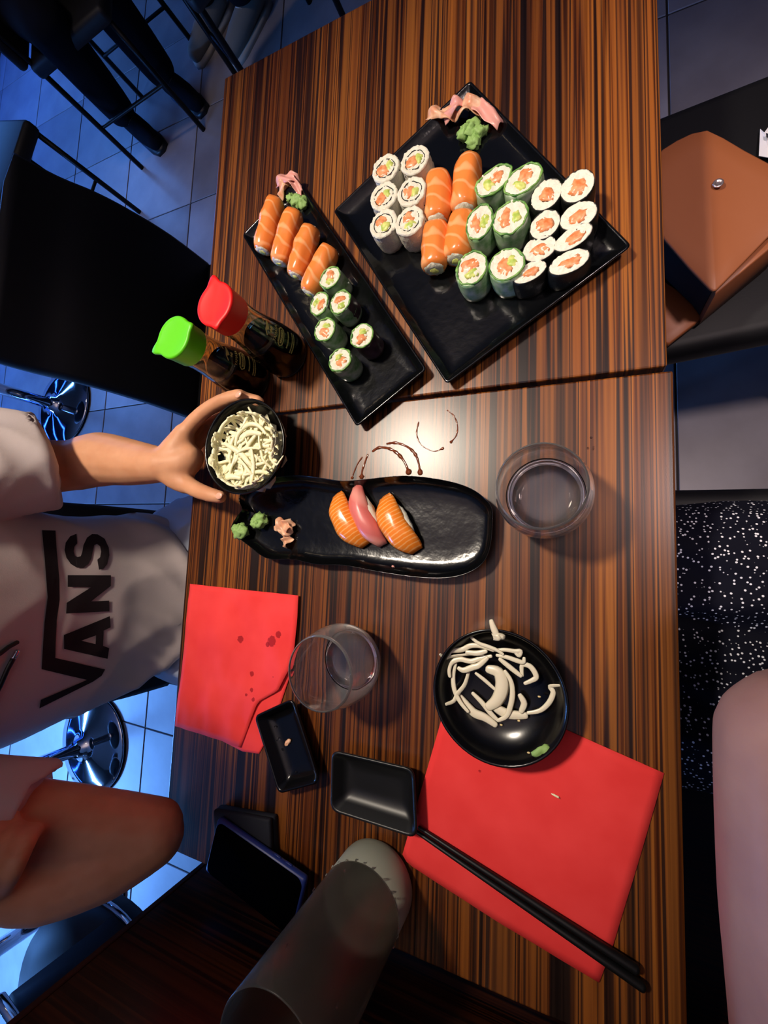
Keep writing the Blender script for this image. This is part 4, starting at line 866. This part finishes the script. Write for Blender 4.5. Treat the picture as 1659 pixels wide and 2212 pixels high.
def finger(bm, pts, r0=.0092, r1=.0072): limb(bm, pts, [r0 + (r1 - r0) * i / (len(pts) - 1) for i in range(len(pts))], 10, 3)
def fist(bm, w, d_, up, r=.038):
    """closed hand at the wrist w pointing along d_, knuckles towards up: palm, four curled fingers of unequal length, thumb across"""
    w, d_, up = Vector(w), Vector(d_).normalized(), Vector(up); up = (up - d_ * up.dot(d_)).normalized(); s_ = d_.cross(up)
    at_ = lambda a, b_, c_: w + d_ * a + up * b_ + s_ * c_
    limb(bm, [at_(-.02, 0, 0), at_(.03, .004, 0), at_(.07, .008, 0)], [.024, .028, .026], 12)
    for k, (o_, l_) in enumerate(((-.027, .036), (-.009, .041), (.009, .038), (.026, .031))):
        limb(bm, [at_(.03, .012, o_ * .8), at_(.078, .016, o_), at_(.086 , -.012, o_), at_(.062 + l_ * .1, -.030, o_), at_(.045, -.020, o_)], [.011, .0105, .0098, .009, .008], 10)
    limb(bm, [at_(.01, -.006, -.026), at_(.042, -.022, -.038), at_(.07, -.034, -.022), at_(.078, -.036, -.002)], [.013, .0115, .0105, .008], 10)
def folds(bm, f, amp, seed, zone=None):
    bm.normal_update()
    for v_ in bm.verts:
        p = v_.co; k = zone(p) if zone else 1
        if k <= 0: continue
        a = noise.noise(Vector(f(p)) + Vector((seed, 0, 0))); v_.co = p + v_.normal * amp * k * (1 - abs(a) * 2.6)
# --- the person across the table, holding the bowl
e = empty('person', (-.83, -.14, .47)); o0 = e.location
tag(e, 'person in a white printed shirt holding out a bowl of cabbage', 'person')
SL, SR = (-.815, .055, 1.045), (-.775, -.335, 1.02)
EL, ER = (-.735, .118, .835), (-.535, -.405, .800)
WL, WR = (-.548, .112, .826), (-.640, -.418, .940)
bm = bmesh.new()
torso(bm, [(-.80, -.105, .475, .10, .125), (-.80, -.105, .54, .115, .13), (-.815, -.115, .64, .098, .122), (-.83, -.14, .76, .10, .14), (-.835, -.14, .90, .105, .155), (-.83, -.14, 1.0, .10, .165), (-.82, -.14, 1.06, .085, .15), (-.815, -.14, 1.10, .06, .08), (-.81, -.14, 1.13, .055, .055)])
limb(bm, [(-.815, -.14, 1.08), (-.735, -.12, 1.15), (-.64, -.10, 1.22)], [.056, .052, .05])
head(bm, (-.600, -.095, 1.285))
limb(bm, [(-.82, .0, 1.06), SL, (-.785, .092, .94), EL], [.06, .057, .047, .040])
limb(bm, [EL, (-.69, .128, .825), (-.62, .120, .822), WL], [.041, .044, .036, .025])
limb(bm, [(-.80, -.28, 1.03), SR, (-.66, -.368, .905), ER], [.06, .057, .050, .043])
limb(bm, [ER, (-.572, -.428, .838), (-.615, -.440, .892), WR], [.044, .047, .041, .030])
fist(bm, WR, (.55, .78, .22), (.5, -.5, .7))
for s, ky in ((.03, .010), (-.215, -.185)):
    limb(bm, [(-.80, s * .85 - .02, .545), (-.60, (s + ky) / 2, .560), (-.40, ky, .560)], [.082, .072, .055]); limb(bm, [(-.40, ky, .56), (-.42, ky, .34), (-.43, ky, .10)], [.055, .052, .036])
    limb(bm, [(-.45, ky, .06), (-.36, ky, .042), (-.25, ky, .030)], [.036, .036, .028])
# left hand around the bowl: palm, thumb on the near side, index along the far rim, other fingers under and behind
limb(bm, [WL, (-0.5174,0.1155,0.818), (-0.5063,0.1259,0.815)], [.024, .024, .020], 12); limb(bm, [WL, (-0.5248,0.139,0.822), (-0.515,0.159,0.822)], [.022, .021, .015], 12); limb(bm, [WL, (-0.5272,0.0954,0.818), (-0.5097,0.0844,0.816)], [.021, .020, .015], 12)
limb(bm, [(-0.5347,0.1441,0.818), (-0.528,0.1242,0.812), (-0.5332,0.1036,0.812)], [.018, .02, .018], 12)
finger(bm, [(-0.5236,0.1498,0.82), (-0.5008,0.1715,0.822), (-0.4733,0.19,0.822), (-0.4426,0.2009,0.822), (-0.4159,0.2052,0.82)], .0125, .0092)
finger(bm, [(-0.5137,0.0872,0.816), (-0.4858,0.0755,0.818), (-0.4595,0.0682,0.82), (-0.4408,0.0643,0.818)], .0135, .0098)
finger(bm, [(-0.5359,0.1578,0.806), (-0.504,0.1946,0.8), (-0.4494,0.2065,0.802), (-0.4135,0.204,0.806), (-0.3934,0.1971,0.808)], .0105, .0084)
finger(bm, [(-0.5364,0.1451,0.8), (-0.5263,0.1866,0.778), (-0.4796,0.2034,0.7695), (-0.4389,0.1961,0.769)], .0100, .0076)
finger(bm, [(-0.5371,0.1282,0.796), (-0.5279,0.1619,0.774), (-0.4895,0.1795,0.7665), (-0.4577,0.1771,0.766)], .0092, .0070)
body = obj('body', remesh(bm, .0042, 4), M['skin'], e, at=o0)
for p, r, ro in (((-0.4353,0.065,0.8262), (.0062, .0048, .0016), .2), ((-0.4127,0.2027,0.8278), (.0058, .0042, .0014), .5)):
    bm = bmesh.new(); blob(bm, p, r, 0, 0, rot=ro); obj('fingernail', bm, M['nail'], e, at=o0)
face_parts(e, (-.600, -.095, 1.285), 0, M['hair'])
# shirt
bm = bmesh.new()
torso(bm, [(-.782, -.108, .555, .110, .130), (-.782, -.110, .60, .120, .145), (-.79, -.115, .66, .122, .158), (-.81, -.128, .74, .118, .168), (-.825, -.14, .84, .116, .180), (-.83, -.14, .95, .118, .188), (-.825, -.14, 1.02, .112, .185), (-.815, -.14, 1.075, .095, .15), (-.81, -.14, 1.11, .07, .085)])
limb(bm, [(-.82, .0, 1.05), SL, (-.785, .092, .945), (-.742, .124, .862)], [.075, .077, .074, .071], 18)
limb(bm, [(-.79, -.28, 1.03), SR, (-.690, -.358, .935), (-.648, -.378, .888)], [.075, .077, .076, .074], 18)
b2 = remesh(bm, .0065, 6)
# open the sleeve ends and the hem so that they end in clean cuffs
def cut(b, co, no):
    co, no = Vector(co), Vector(no).normalized()
    return co, no
for co, no, rad in (((-.752, .118, .875), (.45, .32, -.85), .11), ((-.660, -.374, .902), (.42, -.14, -.46), .11)):
    co, no = Vector(co), Vector(no).normalized()
    for v_ in b2.verts:
        d_ = (v_.co - co).dot(no)
        if d_ > 0 and (v_.co - co - no * d_).length < rad and abs(v_.co.y + .14) > .17: v_.co -= no * d_ * .97
bmesh.ops.smooth_vert(b2, verts=b2.verts, factor=.5, use_axis_x=True, use_axis_y=True, use_axis_z=True); bmesh.ops.smooth_vert(b2, verts=b2.verts, factor=.5, use_axis_x=True, use_axis_y=True, use_axis_z=True)
folds(b2, lambda p: (p.x * 9 + p.z * 6, p.y * 9 + p.z * 4, p.z * 5), .0055, 3)
folds(b2, lambda p: (p.x * 14 + p.z * 22, p.y * 10, p.z * 8), .0055, 5, lambda p: max(0, min(1, (abs(p.y + .14) - .17) / .05)))
folds(b2, lambda p: (p.y * 16 - p.z * 11, p.x * 10, p.z * 6), .0060, 8, lambda p: max(0, min(1, (.80 - p.z) / .12)) + max(0, min(1, (abs(p.y + .14) - .16) / .05)))
# crescent fold where the shirt is gathered above the lap
for v_ in b2.verts:
    p = v_.co
    if p.x > -.80:
        d_ = math.hypot((p.y + .12) / 1.15, (p.z - .80)) - .165
        if p.z < .78: v_.co.x += .012 * math.exp(-(d_ / .016) ** 2) - .010 * math.exp(-((d_ - .03) / .014) ** 2)
bvh = BVHTree.FromBMesh(b2)
shirt = obj('shirt', b2, M['cotton'], e, at=o0)
def on_shirt(rays, hole=None, lift=.0016):
    """flat print laid on the cloth: outlines given as rays (from, to) that meet the shirt"""
    pts2 = [[(k[0][1], k[0][2]) for k in lp] for lp in rays]
    far = [[(k[1][1], k[1][2]) for k in lp] for lp in rays]
    # affine-like map from the front plane (x = -.5) to the back plane (x = -1): solve by the shared eye point
    (y1, z1), (y2, z2) = pts2[0][0], pts2[0][1]; (Y1, Z1), (Y2, Z2) = far[0][0], far[0][1]
    s = ((Y2 - Y1) ** 2 + (Z2 - Z1) ** 2) ** .5 / ((y2 - y1) ** 2 + (z2 - z1) ** 2) ** .5
    ty, tz = Y1 - s * y1, Z1 - s * z1
    b = fill_poly(pts2)
    for _ in range(5):
        es = [x for x in b.edges if x.calc_length() > .006]
        if not es: break
        bmesh.ops.subdivide_edges(b, edges=es, cuts=1); bmesh.ops.triangulate(b, faces=b.faces)
    for v_ in b.verts:
        p = Vector((-.5, v_.co.x, v_.co.y)); q = Vector((-1.0, s * v_.co.x + ty, s * v_.co.y + tz)); d_ = (q - p).normalized()
        h, n_, _, _ = bvh.ray_cast(p, d_)
        v_.co = (h + (n_ if n_.dot(d_) < 0 else -n_) * lift) if h else p + d_ * .25
    bmesh.ops.recalc_face_normals(b, faces=b.faces); return b
LET = [[[((-0.5,0.0065,0.9981),(-1,0.0131,0.7363)),((-0.5,0.0069,0.9855),(-1,0.0137,0.711)),((-0.5,-0.0136,0.9824),(-1,-0.0272,0.7047)),((-0.5,-0.0441,0.9768),(-1,-0.0883,0.6936)),((-0.5,-0.0655,0.9743),(-1,-0.1309,0.6886)),((-0.5,-0.0864,0.975),(-1,-0.1728,0.69)),((-0.5,-0.1258,0.9726),(-1,-0.2516,0.6851)),((-0.5,-0.1501,0.9171),(-1,-0.3003,0.5742)),((-0.5,-0.1564,0.9206),(-1,-0.3128,0.5811)),((-0.5,-0.1606,0.9299),(-1,-0.3211,0.5997)),((-0.5,-0.1736,0.9825),(-1,-0.3472,0.7051)),((-0.5,-0.1654,0.982),(-1,-0.3308,0.704)),((-0.5,-0.1569,0.9369),(-1,-0.3137,0.6138)),((-0.5,-0.1345,0.9844),(-1,-0.269,0.7087)),((-0.5,-0.0875,0.9865),(-1,-0.175,0.713)),((-0.5,-0.0618,0.9863),(-1,-0.1237,0.7125)),((-0.5,-0.0228,0.9929),(-1,-0.0456,0.7258))]],
       [[((-0.5,-0.1034,0.9663),(-1,-0.2069,0.6727)),((-0.5,-0.0894,0.9175),(-1,-0.1789,0.5749)),((-0.5,-0.1028,0.9155),(-1,-0.2056,0.571)),((-0.5,-0.1053,0.9233),(-1,-0.2106,0.5866)),((-0.5,-0.1227,0.9222),(-1,-0.2453,0.5843)),((-0.5,-0.1266,0.9147),(-1,-0.2532,0.5693)),((-0.5,-0.1387,0.9154),(-1,-0.2775,0.5708)),((-0.5,-0.1182,0.9649),(-1,-0.2364,0.6697))], [((-0.5,-0.1126,0.9474),(-1,-0.2252,0.6347)),((-0.5,-0.1094,0.9316),(-1,-0.2188,0.6031)),((-0.5,-0.1192,0.9312),(-1,-0.2384,0.6023))]],
       [[((-0.5,-0.0402,0.9688),(-1,-0.0804,0.6777)),((-0.5,-0.0419,0.921),(-1,-0.0839,0.5819)),((-0.5,-0.0543,0.92),(-1,-0.1087,0.5801)),((-0.5,-0.0704,0.9413),(-1,-0.1409,0.6226)),((-0.5,-0.0712,0.9202),(-1,-0.1424,0.5803)),((-0.5,-0.0837,0.9189),(-1,-0.1674,0.5778)),((-0.5,-0.0809,0.9663),(-1,-0.1617,0.6726)),((-0.5,-0.0695,0.9669),(-1,-0.1389,0.6739)),((-0.5,-0.0544,0.9426),(-1,-0.1089,0.6253)),((-0.5,-0.0526,0.9676),(-1,-0.1053,0.6752))]],
       [[((-0.5,0.0046,0.9642),(-1,0.0093,0.6683)),((-0.5,-0.0057,0.9623),(-1,-0.0113,0.6647)),((-0.5,-0.0092,0.9649),(-1,-0.0184,0.6697)),((-0.5,-0.0147,0.9652),(-1,-0.0294,0.6705)),((-0.5,-0.0195,0.9636),(-1,-0.0389,0.6672)),((-0.5,-0.0208,0.9604),(-1,-0.0417,0.6609)),((-0.5,-0.0199,0.9572),(-1,-0.0397,0.6545)),((-0.5,-0.0153,0.9561),(-1,-0.0305,0.6522)),((-0.5,-0.0076,0.9555),(-1,-0.0151,0.651)),((-0.5,0.001,0.9525),(-1,0.002,0.6451)),((-0.5,0.0052,0.9474),(-1,0.0104,0.6349)),((-0.5,0.0051,0.9411),(-1,0.0102,0.6221)),((-0.5,0.0004,0.9326),(-1,0.0008,0.6052)),((-0.5,-0.0097,0.9269),(-1,-0.0195,0.5937)),((-0.5,-0.0186,0.9254),(-1,-0.0371,0.5908)),((-0.5,-0.0289,0.9268),(-1,-0.0577,0.5935)),((-0.5,-0.0339,0.9304),(-1,-0.0678,0.6008)),((-0.5,-0.0352,0.9356),(-1,-0.0704,0.6113)),((-0.5,-0.0237,0.9386),(-1,-0.0473,0.6173)),((-0.5,-0.0208,0.9356),(-1,-0.0416,0.6112)),((-0.5,-0.0143,0.9351),(-1,-0.0285,0.6102)),((-0.5,-0.0085,0.9368),(-1,-0.017,0.6137)),((-0.5,-0.0057,0.9407),(-1,-0.0114,0.6214)),((-0.5,-0.0072,0.9437),(-1,-0.0145,0.6274)),((-0.5,-0.0144,0.9448),(-1,-0.0288,0.6296)),((-0.5,-0.0229,0.9458),(-1,-0.0459,0.6315)),((-0.5,-0.0286,0.9482),(-1,-0.0571,0.6365)),((-0.5,-0.0327,0.9533),(-1,-0.0654,0.6465)),((-0.5,-0.0325,0.9599),(-1,-0.0651,0.6599)),((-0.5,-0.0283,0.9668),(-1,-0.0567,0.6737)),((-0.5,-0.0215,0.972),(-1,-0.0431,0.6839)),((-0.5,-0.0135,0.9746),(-1,-0.0269,0.6893)),((-0.5,-0.0054,0.9742),(-1,-0.0107,0.6884)),((-0.5,0.0016,0.9704),(-1,0.0032,0.6809))]]]
for lp in LET: obj('printed_letter', on_shirt(lp), M['print_black'], shirt, at=o0)
for pts in (((-1.5, 1415), (20, 1397), (38, 1388)), ((-10, 1495), (10, 1450), (32, 1412))): pass
for P3, tip in (([((-0.5,-0.1161,1.0299),(-1,-0.2322,0.7998)),((-0.5,-0.1123,1.0214),(-1,-0.2245,0.7827)),((-0.5,-0.1074,1.0152),(-1,-0.2147,0.7705)),((-0.5,-0.1041,1.0087),(-1,-0.2082,0.7574))], False), ([((-0.5,-0.1614,1.0254),(-1,-0.3227,0.7908)),((-0.5,-0.1431,1.0183),(-1,-0.2861,0.7766)),((-0.5,-0.1286,1.0139),(-1,-0.2572,0.7677)),((-0.5,-0.1181,1.0096),(-1,-0.2363,0.7593))], True)):
    q = []
    for p, r_ in P3:
        p = Vector(p); d_ = (Vector(r_) - p).normalized(); h, n_, _, _ = bvh.ray_cast(p, d_); q.append((h if h else p + d_ * .25) - d_ * .006)
    bm = bmesh.new(); tube(bm, q, .0032, 8); c_ = obj('neck_cord', bm, M['matte_black'], e, at=o0)
    if tip:
        bm = bmesh.new(); tube(bm, [q[-1], q[-1] + (q[-1] - q[-2]).normalized() * .008], .0036, 10); obj('metal_tip', bm, M['chrome'], c_, at=o0)
# shorts
bm = bmesh.new(); torso(bm, [(-.80, -.105, .478, .115, .138), (-.80, -.105, .55, .130, .145), (-.812, -.11, .64, .112, .134)])
for s, ky in ((.03, .010), (-.215, -.185)): limb(bm, [(-.80, s * .85 - .02, .548), (-.66, s, .562), (-.50, (s + ky * 2) / 3, .563)], [.092, .090, .083])
b2 = remesh(bm, .009, 4); folds(b2, lambda p: (p.x * 14, p.y * 22, p.z * 10), .006, 4); obj('shorts', b2, M['pale_denim'], e, at=o0)

# --- the person behind the camera's side of the table: dotted dress, left arm beside the table
e = empty('person', (.40, -.10, .47)); o0 = e.location
tag(e, 'person in a dark dotted dress with a bare arm at the right edge', 'person')
bm = bmesh.new()
torso(bm, [(.40, -.10, .475, .10, .16), (.40, -.10, .54, .12, .175), (.41, -.11, .66, .10, .145), (.42, -.13, .78, .10, .14), (.43, -.16, .92, .10, .155), (.43, -.18, 1.04, .095, .165), (.43, -.18, 1.10, .08, .14), (.43, -.18, 1.15, .055, .07)])
limb(bm, [(.43, -.18, 1.12), (.42, -.18, 1.22), (.41, -.18, 1.29)], [.055, .05, .05]); head(bm, (.385, -.18, 1.345), PI)
limb(bm, [(.43, -.32, 1.08), (.37, -.37, 1.03), (.25, -.39, .955), (.142, -.37, .930)], [.058, .054, .05, .046])
limb(bm, [(.142, -.37, .930), (.133, -.28, .942), (.125, -.18, .950), (.121, -.095, .950)], [.048, .052, .051, .047])
fist(bm, (.124, -.095, .950), (.75, .65, .1), (-.2, .2, .9))
limb(bm, [(.43, -.02, 1.08), (.43, .03, 1.05), (.425, .06, .97), (.40, .04, .96)], [.058, .054, .047, .043]); limb(bm, [(.40, .04, .96), (.30, -.02, 1.07), (.20, -.08, 1.17), (.115, -.125, 1.245)], [.043, .046, .038, .028])
PH = Matrix([[.9156, 0, .4021, 0], [.0397, .9951, -.0904, 0], [-.4001, .0988, .9111, 1.26], [0, 0, 0, 1]])   # the frame of the phone that takes the picture
ph_ = lambda x, y, z: PH @ Vector((x, y, z))
limb(bm, [(.115, -.125, 1.245), ph_(.07, -.125, .012), ph_(.05, -.12, .020)], [.027, .026, .02], 12)
for k, y in enumerate((-.085, -.105, -.124, -.142)): finger(bm, [ph_(.065, y, .004), ph_(.030, y, -.004 + .001 * k), ph_(-.005, y, -.005), ph_(-.030 + .006 * k, y, -.004)], .009, .0075)
finger(bm, [ph_(.07, -.10, .022), ph_(.04, -.085, .026), ph_(.01, -.075, .024)], .0115, .009)
for y in (-.01, -.20):
    limb(bm, [(.40, y, .545), (.18, y, .550), (-.02, y, .548)], [.082, .072, .055]); limb(bm, [(-.02, y, .55), (.0, y, .33), (.02, y, .10)], [.055, .050, .036]); limb(bm, [(.03, y, .055), (-.06, y, .040), (-.16, y, .030)], [.034, .034, .026])
obj('body', remesh(bm, .0055, 4), M['skin_shaded'], e, at=o0); face_parts(e, (.385, -.18, 1.345), PI, M['hair'])
bm = bmesh.new()
torso(bm, [(.40, -.10, .478, .125, .195), (.395, -.10, .56, .145, .205), (.41, -.11, .66, .125, .165), (.42, -.13, .78, .12, .158), (.43, -.16, .92, .12, .172), (.43, -.18, 1.04, .11, .178), (.43, -.18, 1.10, .09, .13)])
limb(bm, [(.40, -.01, .55), (.20, -.01, .560), (.0, -.005, .556)], [.095, .088, .078]); limb(bm, [(.40, -.20, .55), (.20, -.20, .560), (.0, -.20, .556)], [.095, .088, .078])
torso(bm, [(.20, -.105, .49, .22, .10), (.20, -.105, .60, .22, .10), (.20, -.105, .615, .20, .08)])
b2 = remesh(bm, .008, 5); folds(b2, lambda p: (p.x * 5 + p.y * 12, p.y * 20, p.z * 8), .008, 5); obj('dress', b2, M['dress'], e, at=o0)

k_ = empty('phone', ph_(-.015, -.062, .0035)); k_.rotation_euler = PH.to_euler(); tag(k_, 'phone held up over the table by the person in the dotted dress', 'phone')
bm = bmesh.new(); box(bm, (-.037, -.078, 0), (.037, .078, .0085), .003, 2); obj('case', bm, M['matte_black'], k_)
bm = bmesh.new(); box(bm, (-.034, -.074, .0084), (.034, .074, .0089)); obj('screen', bm, M['phone_glass'], k_, smooth=False)
# --- two guests at the far tables, mostly legs and shoes in the picture
def guest(label, x, y, rz, knees, feet, shoe_m, sole_m):
    e = empty('person', (x, y, .47), rz); o0 = Vector((0, 0, .47)); tag(e, label, 'person')
    bm = bmesh.new()
    torso(bm, [(-.02, 0, .475, .10, .16), (-.02, 0, .56, .12, .17), (-.03, 0, .70, .10, .14), (-.04, 0, .90, .11, .16), (-.03, 0, 1.04, .095, .17), (-.03, 0, 1.12, .06, .08)])
    limb(bm, [(-.03, 0, 1.1), (-.01, 0, 1.2), (.0, 0, 1.25)], [.055, .05, .05]); head(bm, (.02, 0, 1.32))
    for s in (-1, 1):
        limb(bm, [(-.03, s * .14, 1.06), (-.02, s * .2, 1.03), (.0, s * .24, .88), (.03, s * .24, .77)], [.055, .053, .045, .04]); limb(bm, [(.03, s * .24, .77), (.15, s * .18, .70), (.25, s * .12, .66)], [.04, .04, .027]); fist(bm, (.25, s * .12, .66), (1, -s * .3, 0), (0, 0, 1))
    for (kx, ky), (fx, fy) in zip(knees, feet):
        limb(bm, [(0, ky * .8, .54), (kx * .5, ky, .55), (kx, ky, .53)], [.08, .072, .058]); limb(bm, [(kx, ky, .53), ((kx + fx) / 2, (ky + fy) / 2, .3), (fx, fy, .08)], [.056, .05, .034]); limb(bm, [(fx, fy, .07), (fx + .08, fy, .045), (fx + .16, fy, .035)], [.034, .033, .025])
    obj('body', remesh(bm, .009, 3), M['skin'], e, at=o0); face_parts_local(e, (.02, 0, 1.32), o0)
    bm = bmesh.new(); torso(bm, [(-.02, 0, .478, .115, .175), (-.02, 0, .56, .135, .185), (-.03, 0, .70, .115, .158)])
    for (kx, ky), (fx, fy) in zip(knees, feet): limb(bm, [(0, ky * .8, .54), (kx * .5, ky, .552), (kx, ky, .535)], [.105, .10, .085]); limb(bm, [(kx, ky, .535), ((kx + fx) / 2, (ky + fy) / 2, .32), (fx, fy, .13)], [.085, .078, .066])
    obj('trousers', remesh(bm, .010, 3), M['dark_cloth'], e, at=o0)
    bm = bmesh.new(); torso(bm, [(-.03, 0, .62, .125, .168), (-.035, 0, .75, .118, .158), (-.04, 0, .90, .125, .178), (-.03, 0, 1.04, .11, .185), (-.03, 0, 1.11, .075, .10)])
    for s in (-1, 1): limb(bm, [(-.03, s * .14, 1.06), (-.02, s * .2, 1.03), (.0, s * .235, .90)], [.07, .068, .062])
    obj('shirt', remesh(bm, .010, 3), M['dark_cloth'], e, at=o0)
    for fx, fy in feet:
        bm = bmesh.new(); limb(bm, [(fx - .035, fy, .062), (fx + .03, fy, .058), (fx + .11, fy, .048), (fx + .19, fy, .040)], [.043, .045, .044, .034]); s_ = obj('shoe', bm, shoe_m, e, at=o0)
        bm = bmesh.new(); rs = [[(fx + a_, fy + b_, z) for a_, b_ in ((-.08, .025), (-.08, -.025), (-.03, -.042), (.06, -.044), (.15, -.046), (.21, -.034), (.225, 0), (.21, .034), (.15, .046), (.06, .044), (-.03, .042))] for z in (0, .022)]; rings(bm, rs); obj('sole', bm, sole_m, s_, at=o0)
        for k in range(4):
            bm = bmesh.new(); tube(bm, [(fx + .03 + k * .022, fy - .02, .098 - k * .005), (fx + .035 + k * .022, fy, .104 - k * .005), (fx + .03 + k * .022, fy + .02, .098 - k * .005)], .003, 6); obj('lace', bm, sole_m, s_, at=o0)
    return e
def face_parts_local(e, c, o0):
    for s in (-1, 1):
        bm = bmesh.new(); blob(bm, Vector(c) + Vector((.079, .031 * s, .010)), (.012, .012, .009), 0, 0); obj('eye', bm, M['eye'], e, at=o0)
    bm = bmesh.new(); blob(bm, Vector(c) + Vector((-.02, 0, .045)), (.1, .088, .098), 2, .03, 3, 28, 18); obj('hair', bm, M['hair'], e, at=o0)
guest('far seated guest in dark trousers with grey sneakers beyond the table corner', -1.12, 2.62, -2.2, ((.36, .11), (.38, -.11)), ((.36, .12), (.40, -.12)), M['sneaker'], M['sole'])
guest('far seated guest in dark clothes with black shoes at the upper left', -1.90, 2.16, -.75, ((.34, .10), (.34, -.12)), ((.22, .10), (.10, -.14)), M['dark_cloth'], M['matte_black'])
